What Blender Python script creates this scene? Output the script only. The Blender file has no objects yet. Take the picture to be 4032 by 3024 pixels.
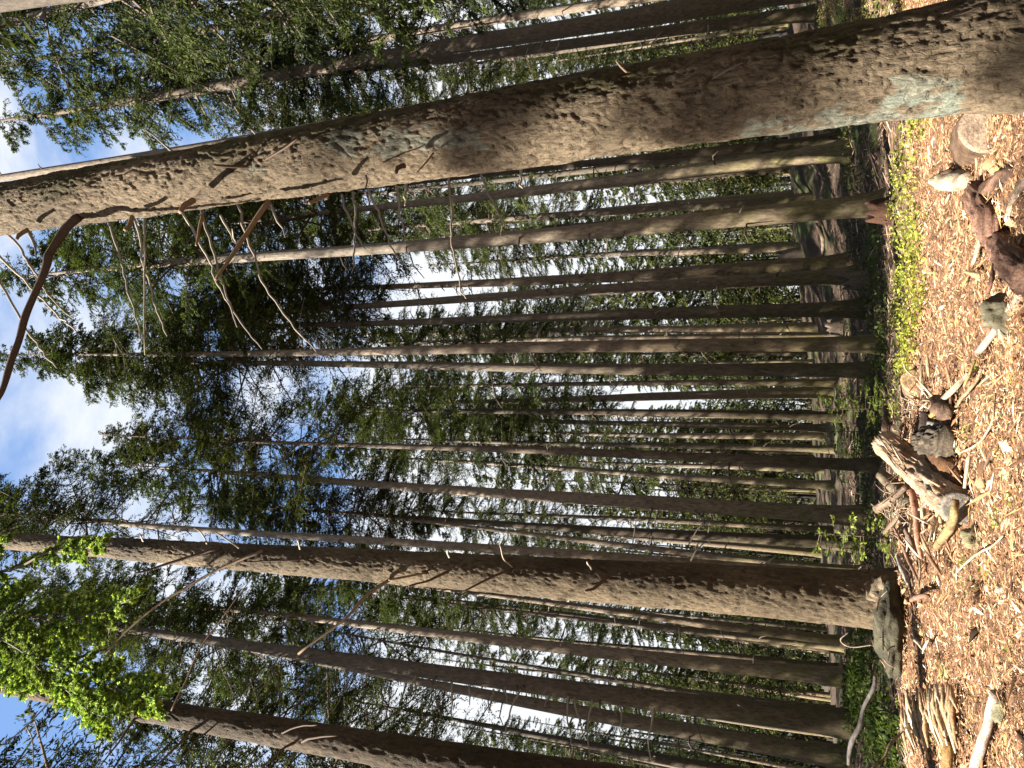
import bpy, math, random
import numpy as np
from mathutils import Vector, Matrix, noise
random.seed(11); RNG = np.random.default_rng(5)

# ------------------------------------------------------------------ camera, sky, sun, exposure
scn = bpy.context.scene
PITCH = math.radians(20.5); EYE = 1.5; FPX = 3028.0
SP, CP = math.sin(PITCH), math.cos(PITCH)
cd = bpy.data.cameras.new("camera"); cam = bpy.data.objects.new("camera", cd)
scn.collection.objects.link(cam); scn.camera = cam
cd.sensor_fit = 'HORIZONTAL'; cd.sensor_width = 36.0; cd.lens = 36.0*FPX/4032.0
cd.clip_start = 0.05; cd.clip_end = 600
# the phone was held turned a quarter: the picture's right is the world's down
cam.matrix_world = Matrix(((0, 1, 0, 0), (SP, 0, -CP, 0), (-CP, 0, -SP, EYE), (0, 0, 0, 1)))

SUN = Vector((-0.90, -0.43, 1.02)).normalized()
w = bpy.data.worlds.new("World"); scn.world = w; w.use_nodes = True
nt = w.node_tree; nt.nodes.clear()
def N(t, typ, **kw):
    n = t.nodes.new(typ)
    for k, v in kw.items():
        if isinstance(k, str) and hasattr(n, k): setattr(n, k, v)
    return n
sky = N(nt, 'ShaderNodeTexSky'); sky.sky_type = 'NISHITA'; sky.sun_disc = False
sky.sun_elevation = math.asin(SUN.z); sky.sun_rotation = math.atan2(SUN.x, SUN.y)
sky.air_density = 1.0; sky.dust_density = 0.6
tc = N(nt, 'ShaderNodeTexCoord')
mp = N(nt, 'ShaderNodeMapping'); mp.inputs['Scale'].default_value = (1.0, 1.0, 2.2); mp.inputs['Location'].default_value = (0.35, 0.6, 0.1)
nz = N(nt, 'ShaderNodeTexNoise'); nz.inputs['Scale'].default_value = 2.6; nz.inputs['Detail'].default_value = 9; nz.inputs['Roughness'].default_value = 0.56
nz.inputs['Distortion'].default_value = 0.25
nt.links.new(tc.outputs['Generated'], mp.inputs['Vector']); nt.links.new(mp.outputs[0], nz.inputs['Vector'])
sx = N(nt, 'ShaderNodeSeparateXYZ'); nt.links.new(tc.outputs['Generated'], sx.inputs[0])
# more cloud towards the horizon
el = N(nt, 'ShaderNodeMapRange'); el.inputs['From Min'].default_value = 0.38; el.inputs['From Max'].default_value = 0.66
el.inputs['To Min'].default_value = 0.26; el.inputs['To Max'].default_value = -0.01; nt.links.new(sx.outputs['Z'], el.inputs['Value'])
ad = N(nt, 'ShaderNodeMath'); ad.operation = 'ADD'; nt.links.new(nz.outputs['Fac'], ad.inputs[0]); nt.links.new(el.outputs[0], ad.inputs[1])
cr = N(nt, 'ShaderNodeMapRange'); cr.interpolation_type = 'SMOOTHSTEP'
cr.inputs['From Min'].default_value = 0.42; cr.inputs['From Max'].default_value = 0.64; cr.inputs['To Min'].default_value = 0.04; nt.links.new(ad.outputs[0], cr.inputs['Value'])
mx = N(nt, 'ShaderNodeMix', data_type='RGBA')
nt.links.new(cr.outputs[0], mx.inputs['Factor']); veil = N(nt, 'ShaderNodeMix', data_type='RGBA'); veil.inputs['Factor'].default_value = 0.65; veil.inputs['B'].default_value = (0.75, 1.6, 3.4, 1)
nt.links.new(sky.outputs[0], veil.inputs['A']); nt.links.new(veil.outputs['Result'], mx.inputs['A']); mx.inputs['B'].default_value = (3.55, 3.68, 3.85, 1)
bg = N(nt, 'ShaderNodeBackground'); bg.inputs['Strength'].default_value = 0.05
ow = N(nt, 'ShaderNodeOutputWorld'); nt.links.new(mx.outputs['Result'], bg.inputs['Color']); nt.links.new(bg.outputs[0], ow.inputs[0])
ld = bpy.data.lights.new("sun", 'SUN'); ld.energy = 5.0; ld.angle = math.radians(0.53); ld.color = (1.0, 0.94, 0.84)
lo = bpy.data.objects.new("sun", ld); scn.collection.objects.link(lo)
lo.rotation_euler = SUN.to_track_quat('Z', 'Y').to_euler()
vs = scn.view_settings; vs.view_transform = 'Standard'; vs.look = 'None'; vs.gamma = 1; vs.use_curve_mapping = False; vs.exposure = 2.5

# ------------------------------------------------------------------ measuring
def ray(x, y):
    a = (x-2016.0)/FPX; b = (1512.0-y)/FPX
    return b, CP+SP*a, SP-CP*a
def P(x, y, D):
    """the point of the place at distance D (along y) seen at photo pixel x, y"""
    rx, ry, rz = ray(x, y); t = D/ry
    return Vector((rx*t, D, EYE+rz*t))
def rad(wpx, x, y, D):
    rx, ry, rz = ray(x, y); return 0.5*wpx/FPX*(D/ry)

# ------------------------------------------------------------------ helpers
col = scn.collection
def mesh(name, verts, faces, mats=(), cols=None, smooth=False, midx=None):
    m = bpy.data.meshes.new(name)
    verts = np.asarray(verts, dtype=np.float32).reshape(-1, 3)
    if isinstance(faces, np.ndarray):
        nf, k = faces.shape
        m.vertices.add(len(verts)); m.vertices.foreach_set('co', verts.ravel())
        m.loops.add(nf*k); m.loops.foreach_set('vertex_index', faces.astype(np.int32).ravel())
        m.polygons.add(nf); m.polygons.foreach_set('loop_start', np.arange(0, nf*k, k, dtype=np.int32))
        m.polygons.foreach_set('loop_total', np.full(nf, k, dtype=np.int32))
        m.update(calc_edges=True)
    else:
        m.from_pydata(verts.tolist(), [], faces); m.update()
    for t in mats: m.materials.append(t)
    if smooth: m.polygons.foreach_set('use_smooth', np.ones(len(m.polygons), dtype=bool))
    if midx is not None: m.polygons.foreach_set('material_index', np.asarray(midx, dtype=np.int32))
    if cols is not None:
        ca = m.color_attributes.new('Col', 'FLOAT_COLOR', 'POINT')
        c = np.ones((len(verts), 4), dtype=np.float32); c[:, :3] = cols
        ca.data.foreach_set('color', c.ravel())
    return m
def tag(o, label=None, cat=None, group=None, kind=None):
    if label: o['label'] = label
    if cat: o['category'] = cat
    if group: o['group'] = group
    if kind: o['kind'] = kind
    return o
def ob(name, m, parent=None, loc=None):
    o = bpy.data.objects.new(name, m); col.objects.link(o)
    if loc is not None: o.location = loc
    if parent: o.parent = parent
    return o
def empty(name, loc, label, cat, group=None):
    o = bpy.data.objects.new(name, None); col.objects.link(o); o.location = loc; o.empty_display_size = 0.2
    return tag(o, label, cat, group)

def tube(pts, rads, sides=8, cap=True, amp=0.0, freq=8.0, squash=1.0, seed=0):
    pts = [Vector(p) for p in pts]; n = len(pts); V = []; F = []
    ref = Vector((0.13, 0.31, 0.94))
    d0 = (pts[-1]-pts[0]).normalized()
    if abs(d0.dot(ref)) > 0.85: ref = Vector((0.9, 0.3, 0.1))
    for i, p in enumerate(pts):
        t = (pts[min(i+1, n-1)]-pts[max(i-1, 0)]).normalized()
        a = t.cross(ref).normalized(); b = a.cross(t).normalized()
        for k in range(sides):
            th = 2*math.pi*k/sides
            q = a*math.cos(th)+b*math.sin(th)*squash
            r = rads[i]
            if amp: r *= 1+amp*noise.noise(Vector((math.cos(th)*freq*.25+seed, math.sin(th)*freq*.25, i*0.35+seed*3)))*2
            V.append(p+q*r)
    for i in range(n-1):
        for k in range(sides):
            a0 = i*sides+k; a1 = i*sides+(k+1) % sides
            F.append((a0, a1, a1+sides, a0+sides))
    if cap:
        F.append(tuple(range(sides-1, -1, -1))); F.append(tuple((n-1)*sides+k for k in range(sides)))
    return V, F
class MB:
    def __init__(s): s.V = []; s.F = []; s.C = []
    def add(s, VF, c=None):
        o = len(s.V); s.V += [tuple(v) for v in VF[0]]; s.F += [tuple(i+o for i in f) for f in VF[1]]
        if c is not None: s.C += [c]*len(VF[0])
    def mesh(s, name, mats, smooth=True): return mesh(name, s.V, s.F, mats, s.C if s.C else None, smooth)
def smoothline(pts, n):
    """Catmull-Rom through the points"""
    pts = [Vector(p) for p in pts]; out = []
    q = [pts[0]*2-pts[1]]+pts+[pts[-1]*2-pts[-2]]
    for i in range(1, len(q)-2):
        for k in range(n):
            t = k/n; p0, p1, p2, p3 = q[i-1:i+3]
            out.append(0.5*((2*p1)+(p2-p0)*t+(2*p0-5*p1+4*p2-p3)*t*t+(3*p1-p0-3*p2+p3)*t**3))
    out.append(pts[-1]); return out

# ------------------------------------------------------------------ materials
def newmat(name, rough=0.9):
    m = bpy.data.materials.new(name); m.use_nodes = True
    b = m.node_tree.nodes['Principled BSDF']; b.inputs['Roughness'].default_value = rough
    b.inputs['Specular IOR Level'].default_value = 0.2
    return m, m.node_tree, b
def noise_node(t, vec, scale, detail=6, rough=0.6, dist=0.0):
    n = N(t, 'ShaderNodeTexNoise'); n.inputs['Scale'].default_value = scale; n.inputs['Detail'].default_value = detail
    n.inputs['Roughness'].default_value = rough; n.inputs['Distortion'].default_value = dist
    t.links.new(vec, n.inputs['Vector']); return n.outputs['Fac']
def mapping(t, src, sc):
    m = N(t, 'ShaderNodeMapping'); m.inputs['Scale'].default_value = sc; t.links.new(src, m.inputs['Vector']); return m.outputs[0]
def ramp(t, fac, stops):
    r = N(t, 'ShaderNodeValToRGB'); e = r.color_ramp.elements
    while len(e) < len(stops): e.new(0.5)
    for k, (p, c) in enumerate(stops): e[k].position = p; e[k].color = (*c, 1)
    t.links.new(fac, r.inputs['Fac']); return r.outputs['Color']
def mixc(t, fac, a, b, mode='MIX'):
    m = N(t, 'ShaderNodeMix', data_type='RGBA', blend_type=mode)
    for s, v in (('Factor', fac), ('A', a), ('B', b)):
        if isinstance(v, (int, float)): m.inputs[s].default_value = v
        elif isinstance(v, tuple): m.inputs[s].default_value = (*v, 1)
        else: t.links.new(v, m.inputs[s])
    return m.outputs['Result']
def bump(t, b, h, s, d):
    n = N(t, 'ShaderNodeBump'); n.inputs['Strength'].default_value = s; n.inputs['Distance'].default_value = d
    t.links.new(h, n.inputs['Height']); t.links.new(n.outputs[0], b.inputs['Normal'])
def math_node(t, op, a, b):
    n = N(t, 'ShaderNodeMath'); n.operation = op
    for k, v in enumerate((a, b)):
        if isinstance(v, (int, float)): n.inputs[k].default_value = v
        else: t.links.new(v, n.inputs[k])
    return n.outputs[0]
def attr(t, name='Col'):
    n = N(t, 'ShaderNodeAttribute'); n.attribute_name = name; return n.outputs['Color']

# bark of the two near trees: vertex colours carry moss, lichen and plate colour
m_bark, t, b = newmat('rough_bark')
tcn = N(t, 'ShaderNodeTexCoord').outputs['Object']
v1 = noise_node(t, mapping(t, tcn, (38, 38, 13)), 1.0, 7, 0.7, 0.6)
v2 = noise_node(t, tcn, 90, 3, 0.7)
vo = N(t, 'ShaderNodeTexVoronoi'); vo.feature = 'DISTANCE_TO_EDGE'; vo.inputs['Scale'].default_value = 1.0
wn = N(t, 'ShaderNodeVectorMath'); wn.operation = 'ADD'
nn = N(t, 'ShaderNodeTexNoise'); nn.inputs['Scale'].default_value = 9; t.links.new(tcn, nn.inputs['Vector'])
mpv = mapping(t, tcn, (26, 26, 9)); t.links.new(mpv, wn.inputs[0]); t.links.new(nn.outputs['Color'], wn.inputs[1]); t.links.new(wn.outputs[0], vo.inputs['Vector'])
base = mixc(t, 1.0, attr(t), ramp(t, v1, [(0.28, (0.35, 0.33, 0.32)), (0.5, (0.85, 0.85, 0.85)), (0.72, (1.35, 1.3, 1.25))]), 'MULTIPLY')
base = mixc(t, 1.0, base, (0.80, 0.79, 0.70), 'MULTIPLY')
base = mixc(t, 1.0, base, ramp(t, v2, [(0.3, (0.75, 0.75, 0.75)), (0.7, (1.2, 1.2, 1.2))]), 'MULTIPLY')
t.links.new(base, b.inputs['Base Color'])
vr = N(t, 'ShaderNodeMapRange'); vr.inputs['From Max'].default_value = 0.09; t.links.new(vo.outputs['Distance'], vr.inputs['Value'])
h = math_node(t, 'ADD', math_node(t, 'MULTIPLY', vr.outputs[0], 0.12), v1)
bump(t, b, h, 1.0, 0.022)

# smoother scaly bark of the other spruces: mossy at the foot, greyer up high, each tree its own tone
m_trunk, t, b = newmat('spruce_bark')
tcn = N(t, 'ShaderNodeTexCoord').outputs['Object']
oi = N(t, 'ShaderNodeObjectInfo')
sp = N(t, 'ShaderNodeSeparateXYZ'); t.links.new(tcn, sp.inputs[0])
sh = N(t, 'ShaderNodeVectorMath'); sh.operation = 'ADD'; t.links.new(tcn, sh.inputs[0])
cmb = N(t, 'ShaderNodeCombineXYZ'); t.links.new(math_node(t, 'MULTIPLY', oi.outputs['Random'], 37.0), cmb.inputs[2]); t.links.new(cmb.outputs[0], sh.inputs[1])
v1 = noise_node(t, mapping(t, sh.outputs[0], (22, 22, 7)), 1.0, 6, 0.7, 0.5)
v3 = noise_node(t, sh.outputs[0], 2.2, 4, 0.6)
c0 = ramp(t, v1, [(0.3, (0.10, 0.075, 0.055)), (0.5, (0.27, 0.205, 0.15)), (0.7, (0.42, 0.34, 0.265))])
hz = N(t, 'ShaderNodeMapRange'); hz.inputs['From Min'].default_value = 2.0; hz.inputs['From Max'].default_value = 10.0; t.links.new(sp.outputs['Z'], hz.inputs['Value'])
c1 = mixc(t, math_node(t, 'MULTIPLY', hz.outputs[0], 0.6), c0, ramp(t, v1, [(0.3, (0.17, 0.15, 0.14)), (0.7, (0.42, 0.385, 0.36))]))
ms = N(t, 'ShaderNodeMapRange'); ms.inputs['From Min'].default_value = 5.0; ms.inputs['From Max'].default_value = 0.0; ms.inputs['To Max'].default_value = 0.9; t.links.new(sp.outputs['Z'], ms.inputs['Value'])
mf = math_node(t, 'MULTIPLY', ms.outputs[0], ramp(t, v3, [(0.35, (0, 0, 0)), (0.6, (1, 1, 1))]))
c2 = mixc(t, mf, c1, ramp(t, v1, [(0.3, (0.09, 0.085, 0.03)), (0.7, (0.31, 0.29, 0.13))]))
tone = N(t, 'ShaderNodeMapRange'); tone.inputs['To Min'].default_value = 0.20; tone.inputs['To Max'].default_value = 0.60; t.links.new(oi.outputs['Random'], tone.inputs['Value'])
hu = math_node(t, 'FRACT', math_node(t, 'MULTIPLY', oi.outputs['Random'], 7.31), 0)
c2 = mixc(t, math_node(t, 'MULTIPLY', hu, 0.65), c2, mixc(t, 1.0, c2, (0.92, 1.02, 1.08), 'MULTIPLY'))
c3 = mixc(t, 1.0, c2, tone.outputs[0], 'MULTIPLY')
c3 = mixc(t, 1.0, c3, (1.10, 1.0, 0.86), 'MULTIPLY')
t.links.new(c3, b.inputs['Base Color']); bump(t, b, v1, 0.9, 0.02)

def vcmat(name, rough=0.85, bs=30, bz=30, bd=0.006, lo=0.7, hi=1.25, gain=1.0, bst=0.8):
    m, t, b = newmat(name, rough)
    tcn = N(t, 'ShaderNodeTexCoord').outputs['Object']
    v = noise_node(t, mapping(t, tcn, (bs, bs, bz)), 1.0, 5, 0.7, 0.4)
    c = mixc(t, 1.0, attr(t), ramp(t, v, [(0.3, (lo,)*3), (0.7, (hi,)*3)]), 'MULTIPLY')
    c = mixc(t, 1.0, c, (gain,)*3, 'MULTIPLY')
    t.links.new(c, b.inputs['Base Color'])
    bump(t, b, v, bst, bd)
    return m
m_wood = vcmat('weathered_wood', 0.85, 60, 60, 0.012, 0.35, 1.45, gain=0.5)
m_stone = vcmat('boulder_stone', 0.9, 14, 14, 0.03, 0.5, 1.35, gain=0.42)
m_litter = vcmat('needle_and_chip_litter', 0.9, 120, 120, 0.002, 0.8, 1.2, gain=0.98)

def leafmat(name, tr=0.35, rough=0.7):
    m = bpy.data.materials.new(name); m.use_nodes = True; t = m.node_tree; t.nodes.clear()
    a = N(t, 'ShaderNodeAttribute'); a.attribute_name = 'Col'
    oi = N(t, 'ShaderNodeObjectInfo')
    mr = N(t, 'ShaderNodeMapRange'); mr.inputs['To Min'].default_value = 0.6; mr.inputs['To Max'].default_value = 1.1; t.links.new(oi.outputs['Random'], mr.inputs['Value'])
    c = mixc(t, 1.0, a.outputs['Color'], mr.outputs[0], 'MULTIPLY')
    c = mixc(t, 1.0, c, (1.12, 0.92, 0.9), 'MULTIPLY')
    d = N(t, 'ShaderNodeBsdfPrincipled'); d.inputs['Roughness'].default_value = rough; d.inputs['Specular IOR Level'].default_value = 0.12
    tb = N(t, 'ShaderNodeBsdfTranslucent'); ms = N(t, 'ShaderNodeMixShader'); ms.inputs[0].default_value = tr
    o = N(t, 'ShaderNodeOutputMaterial')
    t.links.new(c, d.inputs['Base Color'])
    t.links.new(mixc(t, 1.0, c, (1.3, 1.3, 0.6), 'MULTIPLY'), tb.inputs['Color'])
    t.links.new(d.outputs[0], ms.inputs[1]); t.links.new(tb.outputs[0], ms.inputs[2]); t.links.new(ms.outputs[0], o.inputs[0])
    return m
m_leaf = leafmat('spruce_needles', 0.25)
m_green = leafmat('soft_green_leaves', 0.35)
m_twig, t, b = newmat('dark_twigs'); b.inputs['Base Color'].default_value = (0.10, 0.075, 0.055, 1)
m_dead = vcmat('dead_branch_bark', 0.85, 60, 20, 0.004, 0.75, 1.2, gain=0.5)

# ------------------------------------------------------------------ ground
CT = []
def ct(x, y, D, dz=0): p = P(x, y, D); CT.append((p.x, p.y, p.z+dz))
for sy in range(-400, 3500, 300):
    for D in (1.5, 3.2): CT.append(((1512-sy)/FPX*D*1.3, D, 0.38))
    ct(4032, sy, 4.7)
crest = [(-300, 3600), (100, 3640), (500, 3640), (800, 3660), (1200, 3665), (1500, 3620), (1800, 3590), (2050, 3570), (2300, 3548), (2500, 3530), (2720, 3548), (2850, 3600), (2950, 3660), (3300, 3760)]
for sy, x in crest:
    ct(x, sy, 7.3)
    ct(x*0.5+4032*0.5, sy, 5.9)
for sy, x in ((100, 3400), (450, 3560), (800, 3570), (1150, 3560), (1500, 3560)):
    ct(x, sy, 10.5)
for sy, x in ((1800, 3540), (2100, 3540), (2400, 3540), (2700, 3560), (2950, 3620)): ct(x, sy, 10.0, -0.05)
for sy, x in ((-200, 3180), (100, 3210), (300, 3260)): ct(x, sy, 21)
for sy, x, D in ((775, 3500, 14), (600, 3350, 18.5), (1020, 3330, 19), (1085, 3365, 18), (1200, 3435, 17.5), (1333, 3510, 15), (1437, 3460, 16), (1565, 3265, 32),
                 (1631, 3350, 24), (1770, 3300, 30), (1812, 3480, 15.5), (2010, 3420, 18), (2130, 3390, 20), (2205, 3410, 19), (2360, 3450, 13), (2520, 3370, 20), (2680, 3375, 17), (2850, 3370, 14), (2980, 3370, 16), (3300, 3370, 15)):
    ct(x, sy, D)
for sy, x, D in ((-300, 3110, 35), (100, 3110, 35), (600, 3110, 35), (1000, 3150, 38), (1300, 3215, 42), (1600, 3205, 48), (2000, 3260, 42), (2300, 3290, 38), (2600, 3330, 34), (3000, 3330, 30), (3400, 3330, 30)):
    ct(x, sy, D); ct(x, sy, D*1.8)
    ct(x, sy, D*3.2)
CT = np.array(CT); PITS = []
def ground_z(X, Y):
    X = np.atleast_1d(np.asarray(X, float)); Y = np.atleast_1d(np.asarray(Y, float))
    s = 0.30+0.085*np.clip(Y, 3, 140)
    d2 = (X[:, None]-CT[None, :, 0])**2+(Y[:, None]-CT[None, :, 1])**2
    e = -d2/(2*s[:, None]**2); e -= e.max(axis=1, keepdims=True)
    W = np.exp(e); Z_ = (W*CT[None, :, 2]).sum(1)/W.sum(1)
    for px_, py_, pr, pd in PITS: Z_ = Z_-pd*np.exp(-(((X-px_)/pr)**2+((Y-py_)/(pr*1.3))**2)**2)
    return Z_
def gz(x, y): return float(ground_z([x], [y])[0])
def G(x, y, lift=0.0, lo=4.0, hi=40.0):
    """where the sight line through photo pixel x, y meets the ground"""
    D = np.arange(lo, hi, 0.05); rx, ry, rz = ray(x, y); tt = D/ry
    g = ground_z(rx*tt, D)+lift; z = EYE+rz*tt
    k = np.argmax(z <= g)
    if z[k] > g[k]: k = len(D)-1
    return Vector((rx*tt[k], D[k], g[k]))
for x, y, pr, pd in ((3850, 2285, 0.12, 0.16), (3660, 1640, 0.22, 0.14), (3865, 2745, 0.06, 0.08), (3925, 2640, 0.05, 0.07), (3745, 2180, 0.10, 0.08), (3905, 1720, 0.05, 0.06), (3870, 1340, 0.10, 0.09), (3975, 1000, 0.16, 0.12), (3700, 2560, 0.06, 0.07), (3790, 1130, 0.07, 0.06)):
    q = G(x, y); PITS.append((q.x, q.y, pr, pd))
# graded grid: rows by distance
rows = [-6, -3, 0, 2]+list(np.arange(3.0, 4.3, 0.1))+list(np.arange(4.3, 8.6, 0.032))+list(np.arange(8.6, 12, 0.08))+list(np.geomspace(12, 45, 110))+list(np.geomspace(47, 420, 40))
cols_ = np.linspace(-1, 1, 340); cols_ = np.sign(cols_)*(0.45*np.abs(cols_)+0.55*np.abs(cols_)**3)
gx = []; gy = []
for Y in rows:
    hw = 9+1.0*max(Y, 0)
    for c in cols_: gx.append(c*hw); gy.append(Y)
gx = np.array(gx); gy = np.array(gy); gzv = np.concatenate([ground_z(gx[i:i+4000], gy[i:i+4000]) for i in range(0, len(gx), 4000)])
rough = np.array([noise.fractal(Vector((x*1.6, y*1.6, 0.3)), 0.9, 2.0, 5) for x, y in zip(gx, gy)])
fine = np.array([noise.fractal(Vector((x*7, y*7, 4.3)), 0.8, 2.0, 3) for x, y in zip(gx, gy)])
amp = np.where(gy < 9, 0.045, np.clip(0.035+(gy-9)*0.008, 0, 0.12))
gzz = gzv+rough*amp+fine*0.012
def gz2(x, y):
    a = 0.045 if y < 9 else min(0.12, 0.035+(y-9)*0.008)
    return gz(x, y)+noise.fractal(Vector((x*1.6, y*1.6, 0.3)), 0.9, 2.0, 5)*a
nc = len(cols_); nr = len(rows)
ii, jj = np.meshgrid(np.arange(nr-1), np.arange(nc-1), indexing='ij'); a0 = (ii*nc+jj).ravel()
F = np.stack([a0, a0+1, a0+nc+1, a0+nc], 1)
m_ground, t, b = newmat('forest_floor', 0.95)
tcn = N(t, 'ShaderNodeTexCoord').outputs['Object']
sp = N(t, 'ShaderNodeSeparateXYZ'); t.links.new(tcn, sp.inputs[0])
g1 = noise_node(t, tcn, 14, 8, 0.75, 0.3); g2 = noise_node(t, tcn, 0.9, 5, 0.6); g3 = noise_node(t, tcn, 60, 3, 0.7)
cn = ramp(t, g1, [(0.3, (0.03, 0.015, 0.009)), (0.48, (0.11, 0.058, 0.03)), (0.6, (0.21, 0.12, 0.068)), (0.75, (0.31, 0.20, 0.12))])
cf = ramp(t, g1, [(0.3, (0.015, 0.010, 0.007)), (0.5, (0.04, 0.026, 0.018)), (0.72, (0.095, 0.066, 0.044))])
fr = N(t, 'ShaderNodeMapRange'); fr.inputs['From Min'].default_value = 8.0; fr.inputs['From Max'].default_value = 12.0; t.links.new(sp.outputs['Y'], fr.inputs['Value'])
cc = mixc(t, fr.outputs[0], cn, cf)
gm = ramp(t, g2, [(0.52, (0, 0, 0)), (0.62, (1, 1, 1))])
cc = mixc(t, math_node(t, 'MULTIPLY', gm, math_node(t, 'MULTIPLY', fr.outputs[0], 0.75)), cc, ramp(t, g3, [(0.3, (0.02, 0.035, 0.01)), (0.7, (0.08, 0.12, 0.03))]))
t.links.new(cc, b.inputs['Base Color']); bump(t, b, math_node(t, 'ADD', g1, math_node(t, 'MULTIPLY', g3, 0.4)), 1.0, 0.03)
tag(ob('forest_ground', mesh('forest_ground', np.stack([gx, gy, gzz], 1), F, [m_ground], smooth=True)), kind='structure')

# ------------------------------------------------------------------ foliage generator
def diamonds(C, A, B):
    """C centres, A long half axis, B short half axis -> quads"""
    n = len(C); V = np.stack([C-A, C-A*0.1+B, C+A, C-A*0.1-B], 1).reshape(-1, 3)
    return V, np.arange(4*n).reshape(n, 4)
def unit(v): return v/np.maximum(np.linalg.norm(v, axis=-1, keepdims=True), 1e-9)
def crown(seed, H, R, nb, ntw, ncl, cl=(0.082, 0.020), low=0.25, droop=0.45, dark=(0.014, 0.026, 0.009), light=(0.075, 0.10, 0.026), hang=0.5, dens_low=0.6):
    """a conifer crown from z=0 up to H: branches, twigs and needle sprays as many small leaf faces"""
    r = np.random.default_rng(seed); Vs = []; Cs = []; W = MB()
    for k in range(nb):
        u = r.random()**(1.0/(1.0+dens_low)) if k > nb*0.1 else r.random()
        z = H*u*0.99; th = r.random()*2*math.pi
        prof = (1-u)**0.75*(low+(1-low)*min(1, u*4.0+0.25))
        L = max(0.25, R*prof*r.uniform(0.55, 1.2))
        if r.random() < 0.12: L *= 1.25
        d = np.array([math.cos(th), math.sin(th), 0.0]); s = np.array([-d[1], d[0], 0.0])
        up = 0.35*(u-0.35)
        def pt(q): return np.array([0, 0, z])+d*L*q+np.array([0, 0, 1])*L*(up*q-droop*q*q+0.18*q**4)
        W.add(tube([pt(0), pt(0.35), pt(0.7), pt(1.0)], [0.011*L+0.006, 0.008*L+0.004, 0.005*L+.002, 0.003], 3, False))
        tone = r.uniform(0.55, 1.25)
        nt_ = max(4, int(ntw*(0.4+0.6*L/R)))
        q = r.uniform(0.12, 1.0, nt_)**0.8; side = np.where(r.random(nt_) < 0.5, -1, 1)
        for i in range(nt_):
            tl = L*0.42*(1.05-q[i]*0.75)*r.uniform(0.5, 1.15)
            td = unit(d*r.uniform(0.25, 0.8)+s*side[i]*r.uniform(0.5, 1.0)+np.array([0, 0, -hang*r.uniform(0.4, 1.3)]))
            p0 = pt(q[i]); m = max(3, int(ncl*tl/(L*0.35)+0.5)) if L > 0.6 else 3
            f = (np.arange(m)+r.random(m)*0.6)/m
            c = p0+td*tl*f[:, None]+np.array([0, 0, -1])*(tl*0.3*f**2)[:, None]+r.normal(0, 0.014*R/2, (m, 3))
            a = unit(td+r.normal(0, 0.40, (m, 3)))
            bb = unit(np.cross(a, r.normal(0, 1, (m, 3))))
            ln = cl[0]*r.uniform(0.6, 1.25, m)[:, None]; wd = cl[1]*r.uniform(0.7, 1.3, m)[:, None]
            V, _ = diamonds(c, a*ln*0.5, bb*wd*0.5)
            Vs.append(V)
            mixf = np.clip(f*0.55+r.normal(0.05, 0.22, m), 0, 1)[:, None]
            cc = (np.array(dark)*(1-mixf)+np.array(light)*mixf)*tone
            Cs.append(np.repeat(cc, 4, axis=0))
    V = np.concatenate(Vs); C = np.concatenate(Cs)
    n = len(V)//4; Fq = np.arange(4*n).reshape(n, 4)
    wv = np.array(W.V); wf = np.array([f for f in W.F if len(f) == 4])+len(V)
    return np.concatenate([V, wv]), np.concatenate([Fq, wf]), np.concatenate([C, np.full((len(wv), 3), 0.08)]), np.concatenate([np.zeros(n), np.ones(len(wf))])
def crown_mesh(name, *a, leaf=None, **k):
    V, F, C, mi = crown(*a, **k)
    return mesh(name, V, F, [leaf or m_leaf, m_twig], C, False, mi)
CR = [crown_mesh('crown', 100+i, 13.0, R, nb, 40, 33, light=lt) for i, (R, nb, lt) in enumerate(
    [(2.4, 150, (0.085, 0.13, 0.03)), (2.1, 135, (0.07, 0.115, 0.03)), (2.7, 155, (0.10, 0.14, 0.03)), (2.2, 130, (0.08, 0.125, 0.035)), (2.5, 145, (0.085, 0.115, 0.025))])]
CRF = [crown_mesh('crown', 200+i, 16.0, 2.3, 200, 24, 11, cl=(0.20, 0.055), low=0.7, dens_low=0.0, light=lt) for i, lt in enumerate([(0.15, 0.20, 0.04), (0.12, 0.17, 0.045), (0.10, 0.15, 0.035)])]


# ------------------------------------------------------------------ trunks
def trunk_mesh(name, H, r0, r1, lean, sides=12, rings=26, amp=0.05, seed=0, flare=0.35, bend=0.0, mat=None, taper=None):
    """trunk from z=-0.4 up to H above its foot; lean = dx per metre; r(z) falls from r0 to r1 in a line"""
    zs = np.concatenate([[-0.4], np.linspace(0, 1.2, 5), np.linspace(1.2, H, rings)[1:]])
    V = []; F = []
    for i, z in enumerate(zs):
        r = taper(z) if taper else (r0+(r1-r0)*z/H)
        r *= 1+flare*math.exp(-max(z, 0)/0.35)
        ox = lean[0]*z+bend*math.sin(z*0.35+seed); oy = lean[1]*z+bend*math.cos(z*0.29+seed*2)
        for k in range(sides):
            th = 2*math.pi*k/sides
            rr = r*(1+amp*2*noise.noise(Vector((math.cos(th)*0.9+seed, math.sin(th)*0.9, z*0.55+seed)))
                    + 0.10*math.exp(-max(z, 0)/0.3)*math.cos(5*th+seed))
            V.append((ox+math.cos(th)*rr, oy+math.sin(th)*rr, z))
    n = len(zs)
    for i in range(n-1):
        for k in range(sides):
            a = i*sides+k; c = i*sides+(k+1) % sides; F.append((a, c, c+sides, a+sides))
    F.append(tuple((n-1)*sides+k for k in range(sides)))
    return mesh(name, V, F, [mat or m_trunk], None, True)

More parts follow.
